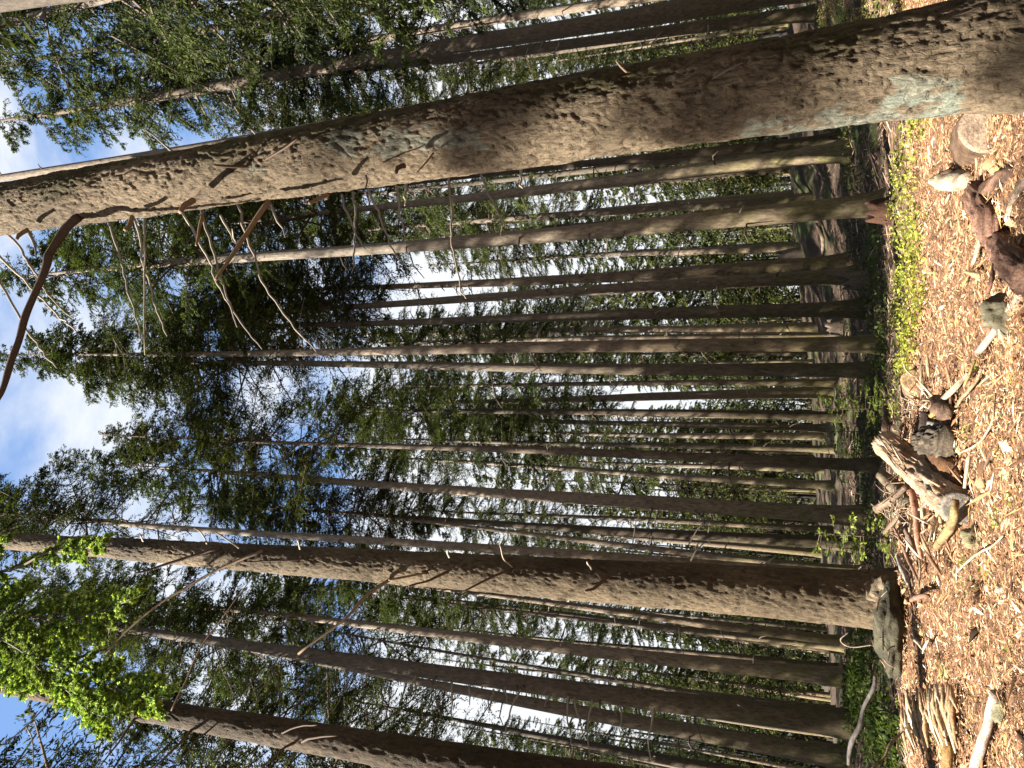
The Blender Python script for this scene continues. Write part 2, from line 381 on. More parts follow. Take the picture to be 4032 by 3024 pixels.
def stub_mesh(seed, H, r_at, lean, n, z0=1.5, lmax=0.5, thick=0.012, up=False):
    """broken dead branch stubs on a trunk, one joined piece"""
    r = random.Random(seed); B = MB()
    for k in range(n):
        z = r.uniform(z0, H*0.75); th = r.uniform(0, 2*math.pi); R = r_at(z)
        c = Vector((lean[0]*z, lean[1]*z, z)); d = Vector((math.cos(th), math.sin(th), r.uniform(-0.45, 0.25)))
        L = r.uniform(0.06, lmax)*(1 if r.random() < 0.75 else 2.6); th0 = thick*r.uniform(0.7, 1.5)
        p0 = c+d*R*0.85; p1 = p0+d*L*0.55+Vector((0, 0, -0.05*L)); p2 = p0+d*L+Vector((r.uniform(-.1, .1)*L, r.uniform(-.1, .1)*L, -0.3*L))
        g = r.uniform(0.5, 1.1)
        B.add(tube([p0, p1, p2], [th0*1.3, th0, th0*0.5], 4), (0.26*g, 0.20*g, 0.15*g))
    return B.mesh('branch_stub', [m_dead])

def tree(a, c, D, label, H=23, crown_z=9.5, crown_k=None, stubs=14, sides=14, group=None, cs=1.0, mat=None, amp=0.045, root='spruce_tree', lmax=0.45, base=None):
    """a, c = (x, y, width) of the trunk seen low and high in the photo"""
    pa = P(a[0], a[1], D); pc = P(c[0], c[1], D)
    lx = (pc.x-pa.x)/(pc.z-pa.z); ra = rad(a[2], a[0], a[1], D); rc = rad(c[2], c[0], c[1], D)
    sl = (rc-ra)/(pc.z-pa.z); x0 = pa.x; z0 = 0
    for _ in range(3):
        z0 = gz2(x0, D)-0.03; x0 = pa.x-lx*(pa.z-z0)
    rr = lambda z: max(0.02, ra+min(sl, -0.002)*(z+z0-pa.z))
    R0 = empty(root, (x0, D, z0), label, 'tree', group)
    sd = abs(hash((round(x0, 2), D))) % 1000/37.0
    sd = (abs(x0)*13.7+D*3.1) % 50
    ly = 0.006*math.sin(sd*7)
    hh = H
    ob('trunk', trunk_mesh('trunk', hh, 0, 0, (lx, ly), sides, 34, amp, sd, 0.55, 0.03, mat, taper=lambda z: max(0.015, rr(z)*(1 if z < hh*0.7 else max(0.15, 1-(z-hh*0.7)/(hh*0.32))))), R0)
    if stubs: tag(ob('branch_stub', stub_mesh(int(sd*100), hh, rr, (lx, ly), stubs, lmax=lmax), R0), kind='stuff')
    if crown_k is not None:
        k = ob('crown', CR[crown_k % len(CR)], R0, (lx*crown_z, ly*crown_z, crown_z))
        s = (hh-crown_z)/13.0; k.scale = (cs*1.2, cs*1.2, s); k.rotation_euler = (0, 0, sd)
        k.rotation_euler = (Matrix.Rotation(math.atan(lx), 4, 'Y') @ Matrix.Rotation(sd, 4, 'Z')).to_euler()
    return R0, (x0, D, z0, lx, ly, rr)

TR = [
 # low (x,y,w), high (x,y,w), distance, label, height, crown base, crown kind, scale
 ((2688, 36, 78), (1344, 262, 50), 21, 'stout sunlit spruce rooted on the mossy green rise', 33, 11, 0, 1.3),
 ((2688, 118, 46), (1770, 225, 34), 22.5, 'pale sunlit trunk close beside the stout spruce on the mossy rise', 27, 12, 1, 1.2),
 ((2400, 8, 38), (1344, 176, 24), 26, 'slim dark spruce beyond the stout spruce of the mossy rise', 32, 11, 2, 1.3),
 ((1750, 5, 20), (1344, 79, 18), 31, 'thin trunk at the very edge of the crowd beyond the mossy rise', 31, 9, 3, 1.4),
 ((3000, 640, 62), (1900, 770, 34), 18.5, 'sun-flecked slender spruce showing just beside the big scarred trunk', 25, 11, 4, 1.3),
 ((3280, 545, 40), (2760, 600, 34), 20, 'half hidden mossy trunk peeping from behind the big scarred trunk', 22, 12, 0, 1.0),
 ((2688, 875, 68), (0, 1096, 18), 14, 'grey-brown spruce with a greenish foot beside the hollow red stump', 22, 12.5, 1, 0.9),
 ((2688, 1072, 50), (1480, 1130, 20), 19, 'shaded spruce with its foot touching a sunlit-patched neighbour', 19, 12, 2, 0.9),
 ((3365, 1085, 62), (1380, 1205, 22), 18, 'spruce with a broad sunlit patch near its foot, one of two touching trunks', 20, 11.5, 3, 0.9),
 ((2688, 1237, 46), (1344, 1272, 20), 17.5, 'shaded spruce rooted beyond the brown litter heap and green plants', 20, 12, 4, 0.9),
 ((2688, 1330, 24), (1650, 1345, 12), 27, 'thin sun-flecked spruce behind the straight trunk by the fern green plants', 20, 10, 0, 1.0),
 ((2688, 1365, 50), (334, 1397, 14), 15, 'straight brown spruce rising from the bright green ground plants', 23, 13.5, 1, 0.85),
 ((2688, 1450, 46), (500, 1430, 12), 16, 'straight spruce with a bright sunlit stretch high above its dark foot', 22, 13, 2, 0.85),
 ((2688, 1510, 22), (2200, 1513, 16), 28, 'thin black spruce between the straight pair and a sunlit trunk', 20, 8, 3, 1.0),
 ((2688, 1560, 34), (1870, 1580, 18), 31, 'distant trunk with a warm sunlit foot behind the fir sapling', 22, 10, 4, 1.2),
 ((2688, 1630, 29), (1344, 1612, 10), 24, 'slim dark spruce rooted beside the sunlit fir sapling', 20, 11, 0, 1.0),
 ((2688, 1672, 22), (1450, 1636, 8), 36, 'very thin distant trunk lit low down beyond the fir sapling', 24, 11, 1, 1.2),
 ((2688, 1713, 20), (1900, 1705, 8), 40, 'very thin dark distant trunk behind the low green shrubs', 22, 10, 2, 1.2),
 ((3280, 1772, 27), (1790, 1735, 12), 30, 'yellow-lit slim trunk standing against a darker neighbour', 22, 11, 3, 1.1),
 ((2688, 1802, 36), (600, 1718, 7), 15.5, 'slim dark spruce whose foot is behind the leaning splintered log', 19, 11, 4, 0.8),
 ((2688, 1875, 24), (1344, 1790, 8), 32, 'slim pale-flecked trunk beyond the leaning splintered log', 25, 13, 0, 1.1),
 ((2688, 1990, 56), (626, 1846, 12), 18, 'dark straight spruce behind the tangle of twigs and sticks', 24, 14, 1, 1.0),
 ((2688, 2055, 20), (1800, 2012, 9), 34, 'thin lit trunk between two dark spruces beyond the twig tangle', 22, 10, 2, 1.1),
 ((2688, 2105, 38), (1700, 2045, 20), 20, 'dark spruce standing behind the small bush of yellow-green tips', 21, 11, 3, 1.0),
 ((2688, 2170, 26), (1720, 2065, 12), 19, 'slim dark spruce between the bush and the furrowed trunk', 19, 11, 4, 0.8),
 ((2688, 2220, 38), (443, 2050, 22), 13, 'smooth grey spruce hugging the far side of the furrowed trunk', 22, 14, 0, 0.8),
 ((2688, 2440, 30), (1500, 2290, 12), 22, 'slim spruce with pale sunlit upper stem beyond the furrowed trunk', 22, 11, 1, 1.0),
 ((2688, 2482, 20), (1830, 2385, 10), 28, 'thin sunlit trunk next to a slim spruce beyond the boulder', 22, 11, 2, 1.1),
 ((2688, 2600, 54), (1344, 2453, 27), 17, 'dark spruce above the broad-leaved shrub beyond the boulder', 24, 13, 3, 1.0),
 ((2688, 2725, 20), (1526, 2526, 9), 24, 'thin stem rising behind the spruce with pale dangling twigs', 24, 13, 4, 1.1),
 ((2688, 2770, 78), (443, 2472, 27), 14, 'sturdy spruce with a lit foot and pale dangling dead twigs', 23, 14, 0, 0.8),
 ((2688, 2868, 62), (1526, 2660, 26), 16, 'dark spruce with soft sun spots near its foot, past the sturdy one', 22, 13, 1, 0.9),
 ((2688, 3000, 38), (1684, 2818, 13), 24, 'slim dark spruce at the very end of the row past the spotted one', 24, 13, 2, 1.1),
]
for i, (a, c, D, lab, H, cz, ck, cs) in enumerate(TR):
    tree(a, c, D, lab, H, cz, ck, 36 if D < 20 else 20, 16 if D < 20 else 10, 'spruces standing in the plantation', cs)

# ------------------------------------------------------------------ the nearest trunks, with real bark relief
def big_trunk(name, a, c, D, zlo, zhi, nth, nz_, label, H, plate=(11, 3.4), depth=0.022, moss_side=1.0, lichens=(), knots=(), tints=((0.13, 0.094, 0.064), (0.21, 0.162, 0.118)), mosscol=(0.075, 0.066, 0.026), mossamt=1.0):
    pa = P(a[0], a[1], D); pc = P(c[0], c[1], D)
    lx = (pc.x-pa.x)/(pc.z-pa.z); ra = rad(a[2], a[0], a[1], D); rc = rad(c[2], c[0], c[1], D)
    sl = (rc-ra)/(pc.z-pa.z)
    z0 = gz2(pa.x, D)-0.05; x0 = pa.x-lx*(pa.z-z0)
    root = empty(name, (x0, D, z0), label, 'tree', None)
    rr = lambda z: max(0.03, ra+sl*(z+z0-pa.z))
    zs = np.concatenate([[-0.6], np.linspace(-0.1, zhi, nz_), np.linspace(zhi, H, 24)[1:]])
    th = np.linspace(0, 2*math.pi, nth, endpoint=False)
    V = []; C = []
    kn = [(P(kx, ky, D-0.8*rad(c[2], kx, ky, D)), kr) for kx, ky, kr in knots]
    kn = [(Vector((p.x-x0, p.y-D, p.z-z0)), kr) for p, kr in kn]
    li = []
    for (lx1, ly1, lx2, ly2, lw, st) in lichens:
        q1 = P(lx1, ly1, D-0.2); q2 = P(lx2, ly2, D-0.2)
        li.append((Vector((q1.x-x0, 0, q1.z-z0)), Vector((q2.x-x0, 0, q2.z-z0)), lw, st))
    t0, t1 = np.array(tints[0]), np.array(tints[1])
    for z in zs:
        r = rr(z)*(1+0.28*math.exp(-max(z, 0)/0.30))
        if z > H*0.7: r *= max(0.2, 1-(z-H*0.7)/(H*0.35))
        for k in range(nth):
            cx, cy = math.cos(th[k]), math.sin(th[k])
            q = Vector((cx*r, cy*r, z))
            wv = noise.noise_vector(q*5.0)*0.05
            pv = Vector(((q.x+wv.x)*plate[0], (q.y+wv.y)*plate[0], (z+wv.z)*plate[1]))
            f1 = noise.noise(pv*1.15)+0.6*noise.noise(pv*2.4+Vector((5, 0, 0)))+0.25*noise.noise(Vector((q.x*6, q.y*6, z*2)))
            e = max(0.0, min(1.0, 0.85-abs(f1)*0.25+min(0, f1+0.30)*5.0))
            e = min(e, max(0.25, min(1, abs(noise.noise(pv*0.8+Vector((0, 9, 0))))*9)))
            fr = noise.fractal(Vector((q.x*11, q.y*11, z*5)), 0.7, 2.1, 4)
            lowf = noise.noise(Vector((cx*0.8, cy*0.8, z*0.7+3)))
            dr = depth*(e-0.6)+0.5*depth*fr+0.06*r*lowf
            kd = 0
            for kp, kr in kn:
                if abs(kp.z-z) < kr*3:
                    s = ((kp-Vector((q.x, q.y, z))).length)/kr
                    if s < 3: kd += math.exp(-s*s*0.9)*0.32*kr; dr -= 0.35*kr*math.exp(-s*s*9)
            dr += kd
            R = r+dr
            V.append((lx*z+cx*R, cy*R, z))
            f = 0.5+0.5*noise.noise(Vector((q.x*3, q.y*3, z*1.5+9)))
            col_ = t0*(1-f)+t1*f
            mo = mossamt*max(0, min(1, (cx*moss_side*0.9-cy*0.25-0.30+0.7*noise.noise(Vector((q.x*4, q.y*4, z*1.3)))))*1.8)
            mo = min(mo, 0.85)
            col_ = col_*(1-mo)+np.array(mosscol)*mo*(0.8+0.5*f)
            if cy < 0.4:
                for q1, q2, lw, st in li:
                    ab = q2-q1; tt = max(0, min(1, (Vector((lx*z+q.x, 0, z))-q1).dot(ab)/ab.length_squared))
                    dist = (Vector((lx*z+q.x, 0, z))-(q1+ab*tt)).length
                    lf = max(0, 1-dist/lw)*1.1+1.5*noise.fractal(Vector((q.x*16, q.y*16, z*6)), 0.9, 2, 4)-0.35
                    lf = max(0, min(1, lf*2.5))*st*(0.35+0.65*e)*(1 if dist < lw else 0)
                    col_ = col_*(1-lf)+np.array((0.22, 0.25, 0.225))*lf
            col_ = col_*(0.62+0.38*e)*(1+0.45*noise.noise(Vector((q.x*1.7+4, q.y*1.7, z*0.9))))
            C.append(tuple(col_))
    n = len(zs); I, J = np.meshgrid(np.arange(n-1), np.arange(nth), indexing='ij')
    A = (I*nth+J).ravel(); Bq = (I*nth+(J+1) % nth).ravel()
    F = np.stack([A, Bq, Bq+nth, A+nth], 1)
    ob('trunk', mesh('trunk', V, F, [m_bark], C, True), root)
    return root, (x0, D, z0, lx, rr)
def limb(root, px, D0, D1, w0, w1, c, name='dead_branch', n=5, amp=0.12, sides=7, label=None, jag=0.012):
    """a dead branch of a tree through photo pixels px, from distance D0 to D1, w in photo pixels"""
    if root is globals().get('BIG'): D0 *= 0.91; D1 *= 0.91
    m = len(px); pts = []
    for i, (x, y) in enumerate(px): pts.append(P(x, y, D0+(D1-D0)*i/max(1, m-1)))
    sm = smoothline(pts, n) if m > 1 else pts
    ra = rad(w0, px[0][0], px[0][1], D0); rb = rad(w1, px[-1][0], px[-1][1], D1); k = len(sm)
    sd = (px[0][0]*0.37+px[0][1]*0.11) % 20
    sm = [p+Vector(noise.noise_vector(p*4+Vector((sd, 0, 0))))*jag for p in sm]
    B = MB(); B.add(tube(sm, [ra+(rb-ra)*i/(k-1) for i in range(k)], sides, True, amp, seed=sd), c)
    o = ob(name, B.mesh(name, [m_dead]))
    o.parent = root; o.matrix_parent_inverse = Matrix.Translation(-root.location)
    if label: o['label'] = label
    return o

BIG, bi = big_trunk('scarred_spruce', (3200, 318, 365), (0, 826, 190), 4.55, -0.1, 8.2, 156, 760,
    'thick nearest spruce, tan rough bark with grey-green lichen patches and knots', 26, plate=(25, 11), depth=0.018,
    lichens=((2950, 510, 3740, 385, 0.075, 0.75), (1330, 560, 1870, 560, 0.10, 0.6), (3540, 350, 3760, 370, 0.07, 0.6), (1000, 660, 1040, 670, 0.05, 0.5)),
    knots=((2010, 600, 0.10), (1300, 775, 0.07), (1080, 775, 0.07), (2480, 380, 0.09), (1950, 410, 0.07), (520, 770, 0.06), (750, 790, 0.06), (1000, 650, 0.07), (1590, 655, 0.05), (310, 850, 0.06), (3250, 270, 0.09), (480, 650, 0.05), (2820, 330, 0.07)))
dk = (0.13, 0.085, 0.055); tn = (0.30, 0.20, 0.12); pl = (0.50, 0.42, 0.32); gy_ = (0.30, 0.26, 0.22)
limb(BIG, [(310, 852), (243, 917), (188, 1008), (182, 1044), (115, 1208), (79, 1324), (43, 1433), (0, 1549), (-60, 1640)], 4.9, 4.2, 38, 20, (0.11, 0.075, 0.05), label='long curved dark dead branch')
limb(BIG, [(1057, 790), (972, 917), (911, 1008), (852, 1105)], 4.85, 4.5, 22, 12, tn)
limb(BIG, [(1002, 656), (925, 657), (838, 650)], 4.8, 4.55, 17, 9, dk)
limb(BIG, [(1002, 656), (1085, 605), (1178, 547)], 4.8, 4.65, 14, 7, dk)
limb(BIG, [(800, 845), (785, 900), (773, 968)], 4.85, 4.7, 16, 8, tn)
limb(BIG, [(762, 790), (730, 812), (708, 838)], 4.75, 4.55, 26, 20, (0.30, 0.2, 0.13), label='broken brown branch stub')
limb(BIG, [(520, 855), (510, 885), (493, 902)], 4.85, 4.7, 20, 14, tn)
limb(BIG, [(1288, 765), (1250, 780), (1215, 800)], 4.75, 4.6, 20, 12, tn)
limb(BIG, [(1590, 655), (1567, 665), (1562, 682)], 4.7, 4.6, 24, 12, dk)
limb(BIG, [(1708, 601), (1680, 632), (1642, 676)], 4.75, 4.55, 8, 5, tn)
limb(BIG, [(2800, 318), (2860, 280), (2925, 248)], 4.75, 4.6, 14, 7, dk)
limb(BIG, [(110, 905), (80, 925), (72, 940)], 4.85, 4.7, 20, 12, tn)
limb(BIG, [(1440, 690), (1445, 720), (1437, 760)], 4.75, 4.6, 8, 5, dk)
limb(BIG, [(2490, 300), (2440, 262), (2420, 240)], 4.8, 4.7, 12, 6, tn)

L, linf = big_trunk('furrowed_spruce', (3300, 2350, 205), (250, 2145, 72), 9.0, -0.1, 13.5, 110, 700,
    'furrowed brown spruce rising behind the grey boulder', 25, plate=(20, 6), depth=0.018, tints=((0.125, 0.092, 0.062), (0.19, 0.145, 0.10)), mosscol=(0.07, 0.052, 0.024), mossamt=0.5,
    knots=((1530, 2283, 0.06), (1820, 2262, 0.05), (2560, 2345, 0.07), (2200, 2330, 0.05), (830, 2140, 0.05)))
for pts_, w0, w1, c in (([(869, 2156), (668, 2216), (535, 2259)], 15, 8, dk), ([(1033, 2168), (863, 2241), (699, 2332), (547, 2441), (413, 2575)], 13, 7, tn),
        ([(1769, 2247), (1690, 2285), (1611, 2308)], 12, 7, dk), ([(1532, 2283), (1440, 2350), (1344, 2447), (1173, 2575)], 14, 9, tn), ([(1680, 2255), (1532, 2283)], 9, 9, tn),
        ([(2012, 2241), (1930, 2275), (1818, 2332)], 13, 7, dk), ([(2018, 2232), (1985, 2200), (1965, 2145)], 7, 4, pl), ([(2395, 2265), (2340, 2315), (2304, 2326)], 17, 8, dk),
        ([(2330, 2240), (2320, 2225), (2310, 2212)], 9, 6, pl), ([(1770, 2192), (1763, 2180), (1760, 2165)], 9, 6, pl), ([(1190, 2195), (1160, 2205), (950, 2215)], 10, 6, dk),
        ([(815, 2140), (790, 2095), (765, 2080)], 7, 5, pl), ([(940, 2160), (880, 2115), (850, 2095)], 7, 5, pl), ([(1180, 2160), (1170, 2125)], 7, 5, pl), ([(565, 2130), (550, 2105)], 8, 5, pl)):
    limb(L, pts_, 8.8, 8.3, w0, w1, c)

tree((1344, -190, 95), (0, 8, 78), 8.0, 'mossy trunk just entering the corner above the thick nearest spruce', 26, 10, None, 10, 20, None, 1.1)
Rt, rinf = big_trunk('shaded_spruce', (2300, 3085, 165), (0, 2697, 58), 6.6, -0.1, 10.5, 84, 480,
    'dark shaded trunk crossing the corner behind the bright green bough', 22, plate=(16, 6), depth=0.014, tints=((0.075, 0.052, 0.036), (0.12, 0.088, 0.06)), mosscol=(0.05, 0.04, 0.018), mossamt=0.6,  # dark tints put the shade on this trunk into its bark colour
    knots=((1200, 2880, 0.04), (820, 2800, 0.04), (560, 2790, 0.04)))
for pts_, w0, w1, c in (([(535, 2824), (470, 2920), (389, 3024)], 11, 5, dk), ([(760, 2867), (690, 2945), (600, 3030)], 13, 6, dk), ([(1173, 2921), (1110, 2950), (1030, 3030)], 13, 6, dk),
        ([(1183, 2926), (1230, 2905), (1330, 2893)], 12, 6, dk), ([(231, 2727), (103, 2861), (0, 2940)], 7, 4, gy_), ([(103, 2861), (125, 2905), (130, 3030)], 6, 4, pl),
        ([(820, 2880), (760, 2930), (705, 3030)], 8, 4, dk), ([(1002, 2259), (900, 2400), (790, 2551), (720, 2700), (674, 2800)], 4, 7, tn), ([(1100, 2890), (1180, 2860), (1250, 2852)], 8, 4, dk)):
    limb(Rt, pts_, 6.5, 6.1, w0, w1, c)

# second trunk behind the scarred one; its pale dead branches reach out past it
T6, t6 = tree((2900, 245, 60), (0, 703, 55), 13.0, 'smooth grey trunk leaning along the far side of the thick nearest spruce', 26, 15, None, 10, 20, None, lmax=0.2)
for pts_ in ([(1763, 700), (1781, 808), (1775, 899), (1788, 1008), (1812, 1117), (1830, 1178)], [(1900, 690), (1933, 784), (1988, 889)], [(1447, 745), (1502, 859), (1532, 950), (1575, 1016)],
        [(1563, 720), (1581, 871), (1599, 974)], [(1393, 760), (1396, 900), (1396, 1008), (1393, 1075)], [(1340, 770), (1387, 889), (1435, 980)], [(1600, 720), (1596, 812)],
        [(715, 830), (814, 1008), (850, 1105), (899, 1190), (930, 1287)], [(790, 825), (845, 1008), (887, 1148), (948, 1269), (1027, 1372)],
        [(930, 800), (1000, 1008), (1045, 1130), (1142, 1269), (1245, 1378)], [(1055, 790), (1124, 936)], [(425, 860), (474, 1008), (498, 1130), (541, 1269), (559, 1348)],
        [(571, 855), (571, 1008), (565, 1397)], [(530, 855), (562, 1008), (577, 1075), (614, 1208), (656, 1318)], [(30, 910), (97, 1008), (146, 1081), (188, 1154), (286, 1251)],
        [(-20, 1080), (91, 1269), (170, 1390), (225, 1450)], [(-20, 990), (122, 1130), (237, 1251), (304, 1306)], [(870, 850), (930, 960), (912, 900)], [(120, 900), (145, 1020)],
        [(710, 620), (640, 565), (570, 515)], [(1055, 575), (1010, 530), (980, 500)], [(2052, 660), (2049, 747)]):
    limb(T6, pts_, 12.0, 11.2, 11 if len(pts_) > 2 else 14, 5, random.choice([pl, (0.42, 0.34, 0.26), (0.36, 0.3, 0.24)]), jag=0.05)

# bare dangling dead branches of the sturdy spruce and its neighbours
TB = [o for o in col.objects if o.get('label', '').startswith('sturdy spruce')][0]
TB2 = [o for o in col.objects if o.get('label', '').startswith('dark spruce with soft sun spots')][0]
for pts_ in ([(1636, 2664), (1610, 2733)], [(2049, 2715), (2010, 2800), (1988, 2885)], [(1988, 2712), (2000, 2770)], [(2164, 2735), (2140, 2788)], [(2237, 2742), (2240, 2850), (2249, 2927)],
        [(2261, 2748), (2298, 2897)], [(2334, 2755), (2318, 2850), (2322, 2988)], [(2577, 2790), (2560, 2900), (2565, 3000)], [(1945, 2712), (1927, 2803)], [(1848, 2700), (1848, 2775)],
        [(1778, 2685), (1778, 2830)], [(1640, 2665), (1630, 2760)], [(2447, 2778), (2447, 2860)], [(2372, 2600), (2440, 2690)]):
    limb(TB, pts_, 13.8, 13.2, 9, 4, pl, jag=0.04)
rr_ = random.Random(4)
for k in range(26):
    x = rr_.uniform(820, 1750); y = 2500+(x-443)*0.16+25
    dx = rr_.uniform(-190, 60); dy = rr_.uniform(120, 330)
    limb(TB if k % 2 else TB2, [(x, y), (x+dx*0.4+rr_.uniform(-20, 20), y+dy*0.5), (x+dx, y+dy)], 13.8, 13.0, 5, 2.5, rr_.choice([dk, gy_, tn]), n=4, jag=0.06, sides=5)
for x, y in ((3000, 150), (2960, 128), (2880, 140), (2830, 150), (2790, 118), (2200, 190), (2080, 210), (2140, 160), (1840, 250), (2600, 150), (2550, 165)):
    T4 = [o for o in col.objects if o.get('label', '').startswith('pale sunlit trunk')][0]
    limb(T4, [(x, y-20), (x-rr_.uniform(10, 50), y+rr_.uniform(30, 70))], 22.2, 21.6, 6, 3, pl, jag=0.05, sides=5)

# ------------------------------------------------------------------ bright green bough hanging near, from the shaded corner trunk
def bough(root, px, D0, D1, width, seed, tips=True, ntw=60, cl=(0.038, 0.007), fine=60):
    pts = [P(x, y, D0+(D1-D0)*i/(len(px)-1)) for i, (x, y) in enumerate(px)]
    sm = smoothline(pts, 8); n = len(sm); r = np.random.default_rng(seed); B = MB()
    B.add(tube(sm, [0.016*(1-i/n)+0.004 for i in range(n)], 5)); Vs = []; Cs = []
    A = np.array([tuple(p) for p in sm])
    for k in range(ntw):
        f = r.uniform(0.08, 1.0); i = min(n-2, int(f*(n-1))); p0 = A[i]; d = unit(A[i+1]-A[i]); s = unit(np.cross(d, [0, 0, 1]))
        tl = width*(1.1-0.75*f)*r.uniform(0.5, 1.1); td = unit(d*r.uniform(0.3, 0.9)+s*(1 if k % 2 else -1)*r.uniform(0.5, 1)+np.array([0, 0, -0.30-0.5*r.random()]))
        p1 = p0+td*tl+np.array([0, 0, -0.12*tl]); B.add(tube([Vector(p0), Vector((p0+p1)/2+[0, 0, 0.02]), Vector(p1)], [0.005, 0.004, 0.002], 3, False))
        for g in np.linspace(0.1, 1, 9):
            q0 = p0+(p1-p0)*g; sd_ = unit(np.cross(td, [0, 0, 1])+r.normal(0, 0.25, 3))*(1 if r.random() < 0.5 else -1)
            l2 = tl*0.55*(1.1-0.7*g)*r.uniform(0.5, 1.2); e = unit(td*0.9+sd_*0.6+r.normal(0, 0.2, 3)); tn_ = r.uniform(0.45, 1.25)
            m = fine; ff = r.random(m); c = q0+e*l2*ff[:, None]+r.normal(0, 0.006, (m, 3))
            a = unit(e*0.9+r.normal(0, 0.42, (m, 3))); bb = unit(np.cross(a, r.normal(0, 1, (m, 3))))
            V, _ = diamonds(c, a*cl[0]*0.5*r.uniform(0.7, 1.2, m)[:, None], bb*cl[1]*0.5*1.6); Vs.append(V)
            tp = np.clip((ff-0.80)*5, 0, 1)[:, None]*(0.9 if tn_ > 0.6 else 0.3)*(1 if tips else 0)
            base = np.array((0.125, 0.245, 0.045))*tn_; cc = base*(1-tp)+np.array((0.47, 0.70, 0.15))*tp
            Cs.append(np.repeat(cc, 4, axis=0))
    V = np.concatenate(Vs); C = np.concatenate(Cs); nq = len(V)//4
    wv = np.array(B.V); wf = [tuple(i+len(V) for i in f) for f in B.F]
    faces = [tuple(range(4*i, 4*i+4)) for i in range(nq)]+wf
    me = mesh('live_bough', np.concatenate([V, wv]), faces, [m_leaf, m_twig], np.concatenate([C, np.full((len(wv), 3), 0.1)]), False, [0]*nq+[1]*len(wf))
    o = ob('live_bough', me); o.parent = root; o.matrix_parent_inverse = Matrix.Translation(-root.location)
    return o
bough(Rt, [(-260, 2330), (0, 2400), (230, 2440), (420, 2400), (510, 2360)], 6.3, 5.2, 0.62, 1, ntw=95)
bough(Rt, [(-300, 2500), (0, 2590), (260, 2640), (480, 2720), (620, 2750)], 6.2, 5.0, 0.62, 2, ntw=100)
bough(Rt, [(-200, 2650), (60, 2620), (240, 2700), (340, 2790), (430, 2830)], 6.1, 5.0, 0.55, 3, ntw=80)
bough(Rt, [(-300, 2200), (0, 2250), (180, 2180), (330, 2160), (400, 2130)], 6.4, 5.6, 0.36, 4, ntw=50)
bough(Rt, [(-300, 2420), (-40, 2500), (80, 2560), (160, 2640)], 6.0, 5.1, 0.55, 5, ntw=70)
bough(Rt, [(-250, 2060), (-60, 2130), (30, 2140)], 6.4, 5.8, 0.3, 6, ntw=30)

# ------------------------------------------------------------------ the crowd of spruces beyond
placed = [(o.location.x, o.location.y) for o in col.objects if o.get('category') == 'tree']
def far_tree_meshes():
    out = []
    for i in range(5):
        H = 24; r0 = 0.19+0.02*i
        tm = trunk_mesh('trunk', H, r0, 0.03, (0.012*(i-2), 0.004*i), 8, 18, 0.05, i*3.3, 0.25, 0.05)
        sm_ = stub_mesh(i+50, H, lambda z: r0*(1-z/30), (0.012*(i-2), 0.004*i), 16, lmax=0.7, thick=0.016)
        out.append((tm, sm_, 0.012*(i-2)))
    return out
FT = far_tree_meshes(); rf = random.Random(77); nfar = 0
def far_tree(x, y, kind, cz, s, fat, dark=True, label=None, wide=1.0):
    z = gz2(x, y)-0.05; i = rf.randrange(5)
    R0 = empty('spruce_tree', (x, y, z), label or 'slim spruce standing far back in the dense crowd of trunks, or unseen and added for shade', 'tree', 'distant spruces crowding behind')
    tk = ob('trunk', FT[i][0], R0); tk.scale = (fat, fat, s); tk.rotation_euler = (0, 0, 0)
    if y < 60:
        st = tag(ob('branch_stub', FT[i][1], R0), kind='stuff'); st.scale = (fat, fat, s)
    if kind >= 0:
        me = CR[kind % 5] if y < 55 or abs(x) < 0 else CRF[kind % 3]; h0 = 13.0 if y < 55 else 16.0
        k = ob('crown', me, R0, (FT[i][2]*fat*cz, 0, cz)); q = (24*s-cz)/h0
        k.scale = (1.2*wide, 1.2*wide, q); k.rotation_euler = (0, FT[i][2], rf.random()*6.28)
tries = 0
while nfar < 185 and tries < 9000:
    tries += 1
    y = 22+(rf.random()**0.8)*90; hw = 0.56*y+3; x = rf.uniform(-hw, hw)
    if math.hypot(x, y) < 23: continue
    # keep sight lines of the measured trunks readable: near ones only where gaps are
    dmin = 2.3+0.02*y
    if any((x-px)**2+(y-py)**2 < dmin*dmin for px, py in placed): continue
    placed.append((x, y)); nfar += 1
    cz = rf.uniform(7, 12) if y < 55 else rf.uniform(0.8, 6)
    far_tree(x, y, rf.randrange(15), cz, rf.uniform(0.85, 1.08), rf.uniform(0.45, 0.95))
# the wood goes on outside the picture, and unseen trees are added there for shade
side = [(-10.5, 12.5), (-12.5, 9), (-10, 17.5), (10.5, 15), (13, 18), (8.9, 13.2), (12, 21), (-11.6, -2.5), (16, 22)]
t_ = 0
while len(side) < 32 and t_ < 4000:
    t_ += 1
    x = rf.uniform(-30, 26); y = rf.uniform(7.5, 34)
    if abs(x) < 0.52*y+2.6 or (x > 0 and x < 0.52*y+3.5) or any((x-a)**2+(y-b)**2 < 8.5 for a, b in side): continue
    side.append((x, y))
for k, (x, y) in enumerate(side): far_tree(x, y, k, rf.uniform(5.5, 8.5), rf.uniform(0.92, 1.05)*(1.3 if 6 < x < 17 and y < 23 else 1), 0.9 if y > 5 else 0.7, wide=1.25 if y > 3 else 0.9)
r8 = random.Random(5); back = [(4.5, -2.5), (7.5, 0.5), (1.5, -5.5), (7, 4.5), (-2.5, -8.5), (5.5, -6.5)]  # unseen spruces added round the camera to block sky light
t_ = 0
while len(back) < 34 and t_ < 4000:
    t_ += 1
    x = r8.uniform(-6, 34); y = r8.uniform(-34, 10)
    if (x < 11 and y > -9) or (x < 0 and y > -14) or any((x-a)**2+(y-b)**2 < 14 for a, b in back+side): continue
    back.append((x, y))
